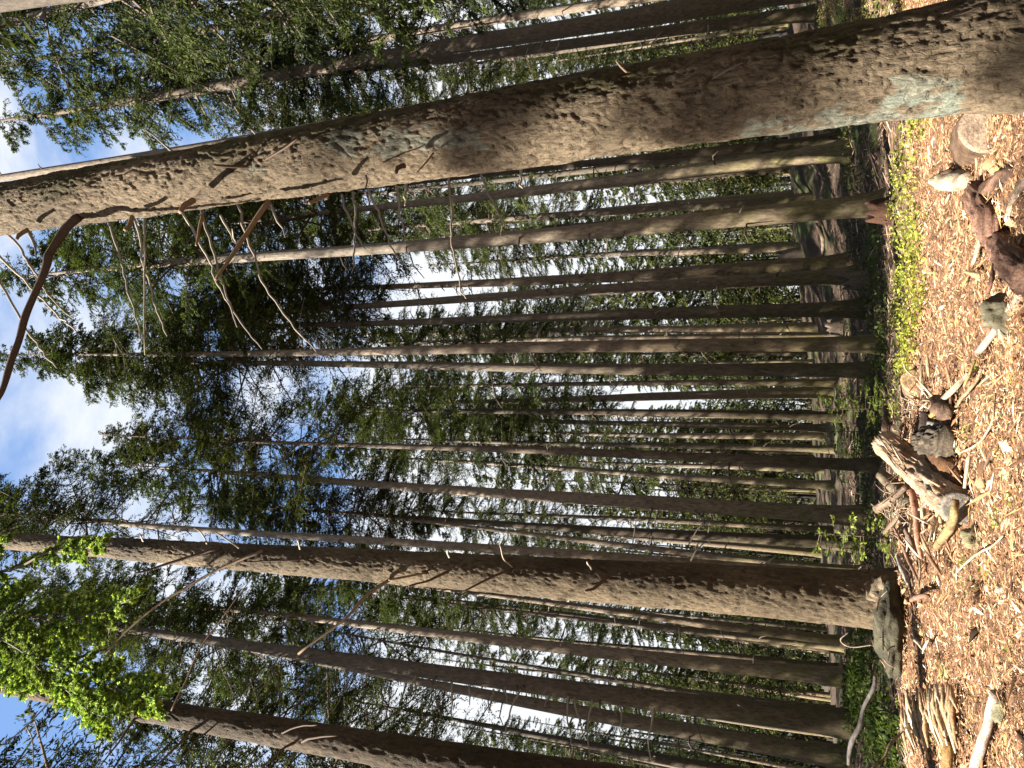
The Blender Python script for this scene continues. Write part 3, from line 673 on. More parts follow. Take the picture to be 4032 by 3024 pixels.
for k, (x, y) in enumerate(back): far_tree(x, y, k, r8.uniform(3.5, 6.5), r8.uniform(0.95, 1.1), 0.9, wide=1.7)
for k in range(16):  # unseen arc of spruces added sunward, cutting off the low sky
    an = math.atan2(-0.43, -0.90)+(k-7.5)*0.085; dd_ = 31+5*(k % 2)
    far_tree(math.cos(an)*dd_-1, 6+math.sin(an)*dd_, k, 2.5, 0.95, 0.9, wide=1.8)
# the wood far behind reads as one mass
r6 = np.random.default_rng(66); nW = 190000
X = r6.uniform(-95, 95, nW); Yw = r6.uniform(100, 140, nW); gz_far = ground_z(X[:400], Yw[:400]).mean()
hh_ = 15+5*np.array([noise.noise(Vector((x*0.25, 2.0, 0))) for x in X])+2.5*np.array([noise.noise(Vector((x*1.1, 7.0, 0))) for x in X])
Z = gz_far-1+r6.random(nW)**1.1*hh_
tcl = np.array([noise.noise(Vector((x*0.5, y*0.3, z*0.35))) for x, y, z in zip(X, Yw, Z)]); keep = tcl > -0.18
X, Yw, Z, tcl = X[keep], Yw[keep], Z[keep], tcl[keep]; kW = len(X)
a = unit(r6.normal(0, 1, (kW, 3))+np.array([0, 0, -0.3])); bb = unit(np.cross(a, r6.normal(0, 1, (kW, 3))))
V, F = diamonds(np.stack([X, Yw, Z], 1), a*r6.uniform(0.18, 0.45, kW)[:, None], bb*r6.uniform(0.05, 0.15, kW)[:, None])
cW = np.array((0.025, 0.045, 0.012))+np.clip(tcl*1.6+0.2+r6.normal(0, 0.15, kW), 0, 1)[:, None]*np.array((0.10, 0.12, 0.03))
tv = []; tf = []; tcx = []
for k in range(420):
    x = r8.uniform(-80, 80); y = r8.uniform(72, 132); r_ = r8.uniform(0.09, 0.2); z_ = gz_far-1.5; h_ = r8.uniform(15, 22); q = x+r8.uniform(-.3, .3); o_ = len(V)+len(tv)
    for j, (cx_, zz_, rr3) in enumerate(((x, z_, r_), (q, z_+h_, r_*0.4))):
        for (ux, uy) in ((-1, -1), (1, -1), (1, 1), (-1, 1)): tv.append((cx_+ux*rr3, y+uy*rr3, zz_))
    for e_ in range(4): tf.append((o_+e_, o_+(e_+1) % 4, o_+4+(e_+1) % 4, o_+4+e_))
V = np.concatenate([V, np.array(tv)]); F = np.concatenate([F, np.array(tf)])
tag(ob('far_wood', mesh('far_wood', V, F, [m_leaf], np.concatenate([np.repeat(cW, 4, axis=0), np.full((len(tv), 3), 0.045)]))), 'far edge of the wood where all foliage merges into one green mass', 'wood', kind='stuff')

# ------------------------------------------------------------------ saplings and ground plants
def sapling(x, y, h, R, seed, label, D=None):
    p = P(x, y, D) if D else G(x, y); p.z = gz2(p.x, p.y)
    o = empty('fir_sapling', p, label, 'sapling')
    V, F, C, mi = crown(seed, h*0.95, R, 34, 9, 6, cl=(0.075, 0.022), low=0.8, droop=0.1, dark=(0.08, 0.15, 0.03), light=(0.45, 0.62, 0.14), hang=-0.2, dens_low=-0.3)
    ob('foliage', mesh('foliage', V, F, [m_green, m_twig], C, False, mi), o, (0, 0, h*0.06))
    B = MB(); B.add(tube([(0, 0, -0.05), (0, 0, h*0.5), (0, 0, h)], [0.012, 0.008, 0.003], 5), (0.2, 0.14, 0.08)); ob('stem', B.mesh('stem', [m_dead]), o)
sapling(3450, 1610, 1.0, 0.42, 31, 'bright fir sapling in sunlight beside a slim dark trunk', 12.5)
sapling(3430, 1560, 0.75, 0.35, 32, 'smaller pale green fir sapling next to the bright one', 13.2)
sapling(3530, 2120, 0.95, 0.38, 33, 'small bush of yellow-green tips behind the stick pile', 9.8)
sapling(3400, 1700, 0.9, 0.45, 34, 'dusky low fir sapling beyond the leaning splintered log', 17)
sapling(3380, 1790, 0.8, 0.40, 35, 'dim low fir sapling at the foot of the yellow-lit trunk', 20)
sapling(3350, 2160, 0.8, 0.40, 36, 'dim sapling between dark trunks beyond the stick pile', 17)

def leafpatch(name, spots, n, size, cdark, clight, spread, hgt, kind='stuff', seed=0, label=None, up=0.5, narrow=0.45):
    r = np.random.default_rng(seed); C0 = []; ci = []
    for (x, y, s) in spots:
        p = G(x, y)
        k = int(n*s)
        X = p.x+r.normal(0, spread*s, k); Y = p.y+r.normal(0, spread*s*1.3, k)
        Z = ground_z(X, Y); tuft = r.integers(0, max(1, k//7), k)
        rt = np.random.default_rng(seed+int(x+y)); off = rt.normal(0, spread*s, (max(1, k//7), 2))
        X = p.x+off[tuft, 0]+r.normal(0, size*0.9, k); Y = p.y+off[tuft, 1]*1.4+r.normal(0, size*0.9, k)
        Z = ground_z(X, Y)+r.random(k)*hgt+0.01
        C0.append(np.stack([X, Y, Z], 1))
    C0 = np.concatenate(C0); k = len(C0)
    a = unit(r.normal(0, 1, (k, 3))*np.array([1, 1, 0.5])+np.array([0, 0, up])); bb = unit(np.cross(a, r.normal(0, 1, (k, 3))))
    ln = size*r.uniform(0.6, 1.3, k)[:, None]
    V, F = diamonds(C0, a*ln*0.5, bb*ln*narrow*0.5)
    mixf = r.random(k)[:, None]; cc = np.repeat(np.array(cdark)*(1-mixf)+np.array(clight)*mixf, 4, axis=0)
    return tag(ob(name, mesh(name, V, F, [m_green], cc)), label, 'plants', kind=kind)
sp1 = [(3620, 450, .9), (3660, 470, .7), (3600, 560, .9), (3580, 640, 1), (3560, 700, .9), (3610, 700, .7), (3540, 830, .6), (3625, 790, .9), (3600, 860, 1), (3560, 910, .7), (3620, 960, 1), (3640, 920, .7), (3540, 1040, 1),
       (3570, 1090, 1), (3620, 1080, 1), (3640, 1150, .8), (3560, 1160, 1), (3600, 1220, 1), (3635, 1210, .9), (3555, 1250, .9), (3590, 1300, 1), (3620, 1330, .7), (3550, 1340, .9), (3580, 1400, .9), (3610, 1410, .6), (3560, 1440, .6), (3590, 1445, .5), (3560, 1530, .5), (3545, 1600, .5)]
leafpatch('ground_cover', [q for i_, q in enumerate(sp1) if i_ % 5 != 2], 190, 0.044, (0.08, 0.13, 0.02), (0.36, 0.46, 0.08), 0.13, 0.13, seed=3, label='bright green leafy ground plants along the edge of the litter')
sp2 = [(x, y, 1) for x, y in ((3450, 1230), (3480, 1120), (3470, 1020), (3500, 1180), (3520, 1280), (3450, 1130), (3490, 1480), (3500, 1420), (3430, 1500), (3450, 1680), (3420, 1740), (3480, 1650), (3500, 1560), (3420, 1850), (3440, 1920), (3390, 1900),
       (3470, 2150), (3450, 2080), (3480, 2230), (3400, 2160), (3330, 1760), (3340, 1830), (3380, 1000), (3360, 700), (3380, 760), (3420, 690), (3350, 1290), (3350, 1460), (3330, 1700))]
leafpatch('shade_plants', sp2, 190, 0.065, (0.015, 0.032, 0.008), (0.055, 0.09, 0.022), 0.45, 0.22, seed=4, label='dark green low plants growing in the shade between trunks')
sp3 = [(x, y, 1) for x, y in ((3420, 2560), (3400, 2640), (3390, 2720), (3360, 2790), (3380, 2860), (3330, 2900), (3440, 2620), (3420, 2720), (3450, 2800), (3480, 2900), (3520, 2950), (3560, 2990), (3520, 2850))]
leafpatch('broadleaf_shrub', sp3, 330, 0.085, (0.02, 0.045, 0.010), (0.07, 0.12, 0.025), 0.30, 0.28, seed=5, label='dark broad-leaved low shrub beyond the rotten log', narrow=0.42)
sp4 = [(3270, 60, 1), (3320, 110, 1), (3400, 60, 1.2), (3470, 40, 1.2), (3380, 160, .8), (3430, 130, 1), (3550, 60, 1), (3320, 40, 1.2), (3260, 130, 1), (3350, 640, .6), (3310, 500, .8), (3360, 480, .8)]
leafpatch('moss_and_grass', sp4, 320, 0.06, (0.10, 0.14, 0.03), (0.28, 0.31, 0.09), 0.35, 0.14, seed=6, label='yellow-green moss and grass on the sunny rise')
sp5 = [(3940, 2060, .5), (3800, 2190, .35), (3880, 2240, .4), (3720, 2645, .4), (3990, 2560, .3), (3820, 1700, .4), (3940, 1620, .5), (4010, 1500, .5), (3860, 1420, .5), (3960, 1790, .3), (3830, 2290, .3), (3690, 2890, .5), (3870, 2985, .6), (3540, 2770, .6), (4000, 1960, .3)]
leafpatch('green_sprigs', sp5, 60, 0.028, (0.16, 0.26, 0.05), (0.5, 0.62, 0.18), 0.06, 0.03, seed=7, label='scattered green sprigs lying on the brown litter')

# ------------------------------------------------------------------ litter of chips, needles and twigs
def slivers(n, X, Y, Z, size, palette, seed, flat=0.35, aspect=(3, 9)):
    r = np.random.default_rng(seed)
    L_ = size*r.lognormal(0, 0.5, n); wdt = L_/r.uniform(aspect[0], aspect[1], n)
    th = r.uniform(0, 2*math.pi, n)+0.0; tilt = r.normal(0, flat, n)
    a = np.stack([np.cos(th)*np.cos(tilt), np.sin(th)*np.cos(tilt), np.sin(tilt)], 1)
    s = unit(np.cross(a, r.normal(0, 0.35, (n, 3))+np.array([0, 0, 1]))); u = np.cross(s, a)
    C = np.stack([X, Y, Z], 1)
    A = a*L_[:, None]*0.5; S = s*wdt[:, None]*0.5; U = u*wdt[:, None]*0.3
    # splinter: pointed ends, uneven waist, raised ridge
    k1 = r.uniform(-0.5, 0.5, n)[:, None]; k2 = r.uniform(-0.5, 0.5, n)[:, None]
    V = np.stack([C-A-S*.3, C+A*k1+S*.6, C+A+S*.25, C+A*k2-S*.6, C+A*.3*k1+U*1.7], 1).reshape(-1, 3)
    b0 = np.arange(n)*5
    F = np.concatenate([np.stack([b0, b0+1, b0+4], 1), np.stack([b0+1, b0+2, b0+4], 1), np.stack([b0+2, b0+3, b0+4], 1), np.stack([b0+3, b0, b0+4], 1)])
    pal = np.array([p[:3] for p in palette]); pw = np.array([p[3] for p in palette]); pw = pw/pw.sum()
    # colour drifts in patches
    idx = r.choice(len(pal), n, p=pw); c = pal[idx]*r.uniform(0.7, 1.2, (n, 1))
    return V, F, np.repeat(c, 5, axis=0)
PAL = [(0.50, 0.35, 0.20, 2.6), (0.37, 0.205, 0.105, 4.5), (0.24, 0.115, 0.055, 5), (0.11, 0.055, 0.028, 4), (0.62, 0.51, 0.36, 1.6), (0.31, 0.165, 0.08, 3), (0.38, 0.22, 0.075, 1.8), (0.05, 0.03, 0.016, 3)]
def scatter(n, seed, y0, y1, lift, k=0.62):
    r = np.random.default_rng(seed); Y = y0+(y1-y0)*r.random(n)**1.1; X = r.uniform(-1, 1, n)*(k*Y+0.4)
    Z = np.concatenate([ground_z(X[i:i+6000], Y[i:i+6000]) for i in range(0, n, 6000)])
    Z += np.array([noise.fractal(Vector((x*1.6, y*1.6, 0.3)), 0.9, 2.0, 5) for x, y in zip(X, Y)])*0.045+r.random(n)*lift
    return X, Y, Z
X, Y, Z = scatter(130000, 1, 4.1, 8.8, 0.035)
V, F, C = slivers(len(X), X, Y, Z, 0.023, PAL, 11); tag(ob('wood_chip_litter', mesh('wood_chip_litter', V, F, [m_litter], C)), 'sunlit red-brown litter of needles, bark flakes and wood chips', 'litter', kind='stuff')
X, Y, Z = scatter(4800, 2, 4.1, 8.8, 0.05)
V, F, C = slivers(len(X), X, Y, Z, 0.085, PAL, 12, 0.25, (7, 18)); tag(ob('splinter_litter', mesh('splinter_litter', V, F, [m_litter], C)), 'scattered thin splinters and snapped twigs over the litter', 'litter', kind='stuff')
X, Y, Z = scatter(2600, 8, 4.1, 8.8, 0.035)
V, F, C = slivers(len(X), X, Y, Z, 0.045, PAL, 18, 0.4, (1.6, 3)); tag(ob('bark_flake_litter', mesh('bark_flake_litter', V, F, [m_litter], C)), 'broad flakes of bark mixed into the litter', 'litter', kind='stuff')
X, Y, Z = scatter(30000, 3, 8.8, 26, 0.05)
PD = [(0.16, 0.10, 0.065, 4), (0.28, 0.18, 0.12, 3), (0.07, 0.045, 0.03, 4), (0.42, 0.32, 0.22, 1)]
V, F, C = slivers(len(X), X, Y, Z, 0.14, PD, 13, 0.3, (8, 25)); tag(ob('twig_litter', mesh('twig_litter', V, F, [m_litter], C)), 'dull brown twig litter covering the shaded forest floor', 'litter', kind='stuff')

# ------------------------------------------------------------------ sticks, logs, stumps, stones
red = (0.40, 0.18, 0.11); pale = (0.72, 0.58, 0.42); yel = (0.66, 0.44, 0.18); grey = (0.46, 0.40, 0.35); brn = (0.30, 0.18, 0.11); cream = (0.86, 0.76, 0.62); dark = (0.10, 0.06, 0.04); org = (0.55, 0.28, 0.10)
def woodmesh(pts, rads, c, sides=10, amp=0.12, n=5, squash=1.0, mottled=None, seed=1.0, jag=0.006, freq=9):
    sm = smoothline(pts, n) if len(pts) > 1 else pts; k = len(sm)
    rs = np.interp(np.linspace(0, 1, k), np.linspace(0, 1, len(rads)), rads)
    sm = [p+Vector(noise.noise_vector(p*6+Vector((seed, 0, 0))))*jag for p in sm]
    V, F = tube(sm, list(rs), sides, True, amp, freq, squash, seed)
    c2 = np.array(mottled if mottled else [q*0.75 for q in c]); c1 = np.array(c); C = []
    for i_, v in enumerate(V):
        th = 2*math.pi*(i_ % sides)/sides; rg = i_//sides
        f = 0.5+1.0*noise.noise(Vector((math.cos(th)*4+seed, math.sin(th)*4, rg*0.16)))+0.9*noise.noise(Vector((math.cos(th)*9+seed, math.sin(th)*9, rg*0.5)))
        f = max(0, min(1, f)); g = 0.8+0.5*noise.noise(Vector(v)*14+Vector((seed, 3, 0))); C.append(tuple((c1*f+c2*(1-f))*g))
    return V, F, C
def wood_thing(name, label, cat, px, w, c, mottled=None, lifts=None, Ds=None, sides=9, amp=0.12, ends=None, squash=1.0, group=None, jag=0.006, n=7, freq=14, clamp=True):
    """piece of wood through photo pixels; lies on the ground unless Ds gives distances"""
    pts = []; R = []
    for i, (x, y) in enumerate(px):
        if Ds: p = P(x, y, Ds[i] if not clamp else min(Ds[i], max(4.3, G(x, y, w[min(i, len(w)-1)]*0.5/FPX*6.2*0.5, 4.0, 60.0).y)))
        else:
            r0 = w[min(i, len(w)-1)]*0.5/FPX*6.2; p = G(x, y, (lifts[i] if lifts else 0)+r0*0.8)
        pts.append(p); R.append(rad(w[min(i, len(w)-1)], x, y, p.y))
    o0 = pts[0].copy(); V, F, C = woodmesh([p-o0 for p in pts], R, c, sides, amp, n, squash, mottled, (px[0][0]+px[0][1]) % 17, jag, freq)
    if ends:
        o = empty(name, o0, label, cat, group); k = ob('bark', mesh('bark', V, F, [m_wood], C, True), o)
        for e in ends:
            i = 0 if e[0] == 0 else -1; j = 1 if i == 0 else -2
            d = (pts[i]-pts[j]).normalized(); add_disc(o, pts[i]-o0+d*0.006, d, R[i]*1.0, e[1], squash)
        return o
    o = ob(name, mesh(name, V, F, [m_wood], C, True), None, o0); return tag(o, label, cat, group)
def add_disc(o, p, d, r, c, squash=1.0, name='cut_end'):
    a = d.orthogonal().normalized(); b_ = d.cross(a)
    V = [p+d*0.004]; C = [tuple(q*0.8 for q in c)]; F = []
    for ring in range(1, 7):
        rr2 = r*ring/6
        for k in range(24):
            th = 2*math.pi*k/24; wob = 1+0.05*noise.noise(Vector((math.cos(th), math.sin(th), ring*0.1+p.x)))
            V.append(p+(a*math.cos(th)+b_*math.sin(th))*rr2*wob+d*0.003*noise.noise(Vector((th, ring, 0)))-d*(0.02*r if ring == 6 else 0))
            g = 1.0 if ring % 2 else 0.86; g *= 0.9+0.2*math.sin(th*3+p.y); C.append(tuple(q*g for q in c))
    for k in range(24): F.append((0, 1+k, 1+(k+1) % 24))
    for ring in range(5):
        for k in range(24):
            q = 1+ring*24; F.append((q+k, q+24+k, q+24+(k+1) % 24, q+(k+1) % 24))
    V += [v-d*0.03 for v in V[-24:]]; C += C[-24:]; q = 1+5*24
    for k in range(24): F.append((q+k, q+24+k, q+24+(k+1) % 24, q+(k+1) % 24))
    return ob(name, mesh(name, V, F, [m_wood], C, True), o)

# leaning splintered log with its sawn end
o = wood_thing('splintered_log', 'thick leaning log with pale splintered top and grey sawn end', 'log', [(3480, 1738), (3560, 1805), (3650, 1880), (3725, 1945), (3775, 2000)], [92, 112, 130, 138, 132],
    (0.60, 0.36, 0.21), (0.74, 0.58, 0.40), Ds=[7.5, 7.2, 6.9, 6.5, 6.2], sides=64, amp=0.13, freq=30, ends=[(1, (0.44, 0.38, 0.31))], jag=0.01, n=8)
r4 = random.Random(9); B = MB()
for k in range(36):   # raised strips of bark and torn fibres along the log
    f = r4.uniform(0.0, 0.85); x = 3480+295*f+r4.uniform(-30, 30); y = 1738+262*f+r4.uniform(-34, 30); D = 7.40-1.25*f-0.16
    p0 = P(x, y, D); p1 = P(x+r4.uniform(40, 95), y+r4.uniform(35, 80), D-0.22)
    g = r4.uniform(0.6, 1.2); cc_ = r4.choice([(0.66, 0.46, 0.28), (0.45, 0.24, 0.13), (0.82, 0.66, 0.46), (0.3, 0.17, 0.1)])
    B.add(tube([p0, (p0+p1)/2, p1], [0.004, 0.010, 0.003], 4), tuple(q*g for q in cc_))
for k in range(12):
    x = 3478+r4.uniform(-4, 10); y = 1712+k*5; p0 = P(x+30, y+22, 7.42); p1 = P(x-r4.uniform(5, 28), y-r4.uniform(0, 14), 7.55); B.add(tube([p0, p1], [0.012, 0.003], 4), (0.80, 0.70, 0.54))
s_ = ob('bark_strip', B.mesh('bark_strip', [m_wood])); s_.parent = o; s_.matrix_parent_inverse = Matrix.Translation(-o.location); s_['kind'] = 'stuff'
# flat orange root-flare under the log
wood_thing('bark_slab', 'smooth orange-brown bark slab under the leaning splintered log', 'bark', [(3660, 1800), (3730, 1850), (3790, 1900)], [70, 120, 50], (0.36, 0.17, 0.07), (0.22, 0.10, 0.05), Ds=[7.1, 6.9, 6.6], sides=18, squash=0.5)
# upright grey-brown stump in the hollow
wood_thing('grained_stump', 'upright weathered stump piece standing in the dark hollow', 'stump', [(3745, 1735), (3695, 1735), (3635, 1738)], [120, 112, 92], (0.20, 0.155, 0.10), (0.07, 0.05, 0.035), sides=60, amp=0.22, freq=40, Ds=[6.5, 6.6, 6.7])
wood_thing('charred_log', 'dark wet log end lying above the upright stump piece', 'log', [(3648, 1620), (3640, 1700), (3636, 1780)], [44, 40, 30], dark, (0.05, 0.03, 0.03), Ds=[7.0, 7.0, 7.05], sides=12)
wood_thing('root_lump', 'dark broken root lump at the lip of the hollow', 'root', [(3700, 1580), (3730, 1620), (3760, 1600)], [60, 80, 40], dark, brn, sides=10, amp=0.35)
wood_thing('grey_plank_piece', 'short grey broken plank resting in the hollow', 'wood', [(3655, 1668), (3705, 1682)], [26, 24], (0.30, 0.31, 0.27), grey, Ds=[6.9, 6.8], squash=0.5)
wood_thing('orange_chunk', 'crumbly orange wood chunk above the grey plank piece', 'wood', [(3670, 1640), (3690, 1618), (3700, 1600)], [30, 36, 20], org, yel, Ds=[6.95, 6.9, 6.9], amp=0.4)
# pale sawn log end
wood_thing('sawn_log', 'half buried log with a pale orange sawn face', 'log', [(3585, 1560), (3594, 1520), (3600, 1500)], [100, 100, 96], (0.36, 0.24, 0.15), brn, Ds=[8.8, 8.0, 7.5], sides=24, amp=0.04, clamp=False, squash=0.75, ends=[(1, (0.70, 0.46, 0.24))])
# red-brown forked root by the scarred spruce
o = wood_thing('forked_root', 'reddish forked root log curving across the litter', 'root', [(3838, 740), (3870, 800), (3900, 880), (3935, 950), (3985, 1020), (4060, 1085)], [70, 118, 128, 112, 120, 150], (0.44, 0.25, 0.17), (0.20, 0.10, 0.065), Ds=[5.75, 5.6, 5.45, 5.3, 5.15, 4.95], sides=48, amp=0.16, freq=26, jag=0.02)
wood_thing('hollow_root', 'hollow brown root arm joining the reddish forked root log', 'root', [(3900, 760), (3950, 700), (3985, 672)], [90, 70, 44], (0.33, 0.18, 0.11), dark, Ds=[5.55, 5.6, 5.65], sides=16, amp=0.25)
wood_thing('grey_branch', 'smooth grey-brown branch lying against the forked root log', 'branch', [(4060, 690), (4010, 760), (3965, 850)], [44, 40, 22], (0.36, 0.28, 0.21), brn, Ds=[5.1, 5.25, 5.35])
wood_thing('pale_stub', 'pale pointed broken wood stub standing on the litter', 'wood', [(3822, 705), (3770, 712), (3700, 712), (3655, 714)], [66, 84, 70, 14], (0.74, 0.60, 0.43), (0.58, 0.42, 0.27), Ds=[6.25, 6.25, 6.3, 6.3], sides=12, amp=0.14)
wood_thing('notch_strip', 'dark strip put in for the shaded notch of the pale pointed stub', 'wood', [(3785, 668), (3740, 674), (3705, 684)], [12, 22, 8], (0.16, 0.09, 0.06), dark, Ds=[6.16, 6.15, 6.17])  # dark piece in place of the stub's notch, its shade put into colour
# round cut face beside the scarred spruce
o = wood_thing('knotty_log', 'log with a wide weathered cut face touching the thick spruce', 'log', [(3860, 560), (3875, 520), (3890, 500)], [215, 215, 205], (0.24, 0.15, 0.09), (0.14, 0.08, 0.045), Ds=[6.1, 5.65, 5.34], sides=36, amp=0.03, freq=20, clamp=False, ends=[(1, (0.50, 0.36, 0.25))])
B = MB(); B.add(tube([P(3915, 512, 5.36), P(3915, 512, 5.31), P(3915, 512, 5.295)], [0.028, 0.026, 0.01], 10), (0.25, 0.08, 0.04)); kk = ob('knot', B.mesh('knot', [m_wood])); kk.parent = o; kk.matrix_parent_inverse = Matrix.Translation(-o.location)
# hollow red stump at the foot of the greenish trunk
def hollow(label, x, y, D, R, h, c):
    p = P(x, y, D); p.z = gz2(p.x, p.y)-0.05
    V = []; F = []; C = []; n = 26
    for j, (rr3, zz) in enumerate(((1.15, 0), (1.0, 0.35), (0.85, 0.75), (0.8, 1.0), (0.62, 0.98), (0.5, 0.6), (0.45, 0.3), (0.0, 0.25))):
        for k in range(n):
            th = 2*math.pi*k/n; jag_ = (noise.noise(Vector((math.cos(th)*2.2, math.sin(th)*2.2, D)))*0.55+0.1*math.sin(9*th)) if zz > 0.7 else 0
            q = rr3*R*(1+0.15*noise.noise(Vector((math.cos(th)*1.4, math.sin(th)*1.4, j*0.4+D))))
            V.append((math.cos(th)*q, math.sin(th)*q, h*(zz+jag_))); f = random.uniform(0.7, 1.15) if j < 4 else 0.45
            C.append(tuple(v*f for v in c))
    for j in range(7):
        for k in range(n): a = j*n+k; b2 = j*n+(k+1) % n; F.append((a, b2, b2+n, a+n))
    return tag(ob('hollow_stump', mesh('hollow_stump', V, F, [m_wood], C, True), None, p), label, 'stump')
hollow('hollow red-brown stump at the foot of the greenish spruce', 3550, 825, 11.8, 0.19, 0.34, (0.10, 0.045, 0.024))
hollow('torn mossy stump with a pale jagged rim in a sun spot', 3345, 1110, 17.0, 0.22, 0.45, (0.26, 0.20, 0.14))
hollow('low broken stump in the shade past the straight trunks', 3300, 1290, 26.0, 0.35, 0.6, (0.2, 0.15, 0.11))
hollow('ragged root stump lit at the top beyond the dark slope', 3170, 1020, 34.0, 0.5, 0.9, (0.25, 0.19, 0.14))
# bracket-shaped burl by the boulder
wood_thing('burl_cap', 'mushroom-shaped broken wood cap in front of the furrowed trunk', 'wood', [(3425, 2312), (3450, 2325), (3475, 2310), (3500, 2290)], [30, 92, 70, 60], (0.44, 0.34, 0.22), (0.30, 0.22, 0.14), Ds=[8.0, 7.95, 7.9, 7.85], sides=14, amp=0.3)
wood_thing('stub_stem', 'short reddish stem running down beside the grey boulder', 'wood', [(3475, 2345), (3462, 2390), (3455, 2440)], [30, 26, 20], (0.46, 0.27, 0.17), brn, Ds=[7.85, 7.8, 7.78])
# boulders
def rock(label, x, y, D, sx_, sy_, sz_, c, c2, seed, name='boulder', sink=0.3, sub=4):
    bm_ = bpy.data.meshes.new(name); import bmesh
    bm = bmesh.new(); bmesh.ops.create_icosphere(bm, subdivisions=sub, radius=1.0); C = []
    for v in bm.verts:
        n_ = v.co.normalized(); q = 1+0.42*noise.noise(n_*1.3+Vector((seed, 0, 0)))+0.16*noise.fractal(n_*3+Vector((seed, 0, 0)), 0.8, 2, 5)-0.14*abs(noise.noise(n_*2.1+Vector((0, seed, 0))))
        v.co = Vector((n_.x*sx_*q, n_.y*sy_*q, n_.z*sz_*q)); f = max(0, min(1, 0.5+1.3*noise.noise(v.co*9))); C.append(tuple(np.array(c)*f+np.array(c2)*(1-f)))
    bm.to_mesh(bm_); bm.free(); bm_.materials.append(m_stone); bm_.polygons.foreach_set('use_smooth', [True]*len(bm_.polygons))
    ca = bm_.color_attributes.new('Col', 'FLOAT_COLOR', 'POINT'); arr = np.ones((len(C), 4), np.float32); arr[:, :3] = C; ca.data.foreach_set('color', arr.ravel())
    p = P(x, y, min(D, G(x, y, sz_*0.35).y)); return tag(ob(name, bm_, None, p), label, 'rock')
rock('smooth olive-grey boulder at the foot of the furrowed trunk', 3500, 2475, 7.85, 0.40, 0.22, 0.15, (0.15, 0.135, 0.08), (0.08, 0.07, 0.045), 2.0)
rock('greenish stone lying under the crossed sticks', 3945, 1235, 5.75, 0.11, 0.10, 0.10, (0.27, 0.235, 0.15), (0.16, 0.14, 0.085), 5.0, 'stone')
rock('round mossy ring-shaped stone set in the litter', 3828, 2115, 5.85, 0.075, 0.08, 0.06, (0.50, 0.46, 0.28), (0.34, 0.28, 0.15), 7.0, 'stone', sub=3)
rock('flat olive stone beside the long pale stick', 3945, 2805, 5.15, 0.09, 0.07, 0.05, (0.40, 0.38, 0.22), (0.30, 0.27, 0.16), 9.0, 'stone', sub=3)
rock('small yellowish stone beside a dark pit in the litter', 3930, 2660, 5.2, 0.04, 0.035, 0.022, (0.62, 0.54, 0.34), (0.45, 0.36, 0.22), 10.0, 'stone', sub=3)
rock('small white stone past the dark pit in the litter', 3945, 2320, 5.25, 0.035, 0.03, 0.035, (0.82, 0.74, 0.62), (0.65, 0.52, 0.4), 12.0, 'stone', sub=3)

def stick(label, px, w, c, mottled=None, name='stick', cat='stick', **k):
    return wood_thing(name, label, cat, px, w, c, mottled, **k)
stick('pinkish barkless stick crossing the greenish stone', [(3850, 1388), (3925, 1295), (3990, 1205), (4050, 1120)], [26, 34, 36, 40], (0.60, 0.32, 0.25), (0.76, 0.56, 0.46), Ds=[6.1, 5.6, 5.35, 5.1])
stick('grey broken splinter above the crossing on the stone', [(3858, 1190), (3905, 1222), (3958, 1235)], [16, 34, 10], (0.46, 0.37, 0.33), (0.62, 0.52, 0.46), Ds=[5.7, 5.5, 5.4])
stick('thin straw-coloured splinter laid over the pinkish stick', [(3872, 1235), (3960, 1255), (4050, 1275)], [8, 13, 13], (0.74, 0.60, 0.30), yel, Ds=[5.6, 5.35, 5.1])
stick('long white peeled stick slanting over the pale litter', [(3925, 2728), (3895, 2830), (3868, 2930), (3835, 3060)], [36, 36, 38, 38], (0.86, 0.72, 0.60), (0.70, 0.50, 0.38), lifts=[.03, .03, .03, .03])
stick('orange-brown rotten branch stub beside the crumbled log', [(3740, 2905), (3735, 2960), (3730, 3050)], [34, 40, 42], (0.60, 0.36, 0.10), (0.46, 0.24, 0.10), lifts=[.03, .03, .03])
stick('straight reddish stick crossing the stick pile', [(3590, 1930), (3605, 2020), (3615, 2120), (3628, 2200)], [26, 26, 24, 14], (0.56, 0.24, 0.14), (0.68, 0.38, 0.26), Ds=[6.9, 6.8, 6.75, 6.7])
stick('white bleached stick standing beside the burl cap', [(3530, 2178), (3548, 2230), (3566, 2270), (3575, 2300)], [15, 20, 18, 12], (0.80, 0.74, 0.68), grey, Ds=[7.4, 7.2, 7.1, 7.0])
stick('long thin red-brown stick slanting through the pile', [(3518, 2075), (3550, 2140), (3575, 2200), (3618, 2295)], [9, 15, 14, 10], (0.56, 0.36, 0.26), red, Ds=[7.3, 7.2, 7.1, 6.9])
stick('yellowish mossy broken branch under the sawn end', [(3770, 1965), (3760, 2030), (3735, 2090), (3705, 2155)], [28, 34, 36, 26], (0.56, 0.42, 0.18), (0.40, 0.25, 0.12), lifts=[.08, .08, .06, .04])
stick('narrow straw stick hanging below the red one', [(3622, 2200), (3625, 2260), (3618, 2310)], [8, 10, 6], pale, yel, Ds=[6.7, 6.65, 6.6])
stick('chunky brown broken stick jutting from the twig tangle', [(3570, 1915), (3510, 1965), (3448, 2008)], [20, 30, 34], (0.46, 0.32, 0.21), (0.32, 0.21, 0.14), Ds=[7.1, 7.2, 7.3])
stick('mossy grey log half hidden behind the leaning log', [(3470, 1870), (3530, 1925), (3580, 1985)], [44, 62, 60], (0.34, 0.27, 0.16), (0.22, 0.17, 0.12), Ds=[7.7, 7.5, 7.3], name='mossy_log', cat='log', sides=14)
stick('slender bare twig leaning on the splintered log', [(3702, 1928), (3665, 1965), (3620, 2008)], [8, 13, 13], (0.60, 0.42, 0.30), brn, Ds=[6.5, 6.6, 6.75])
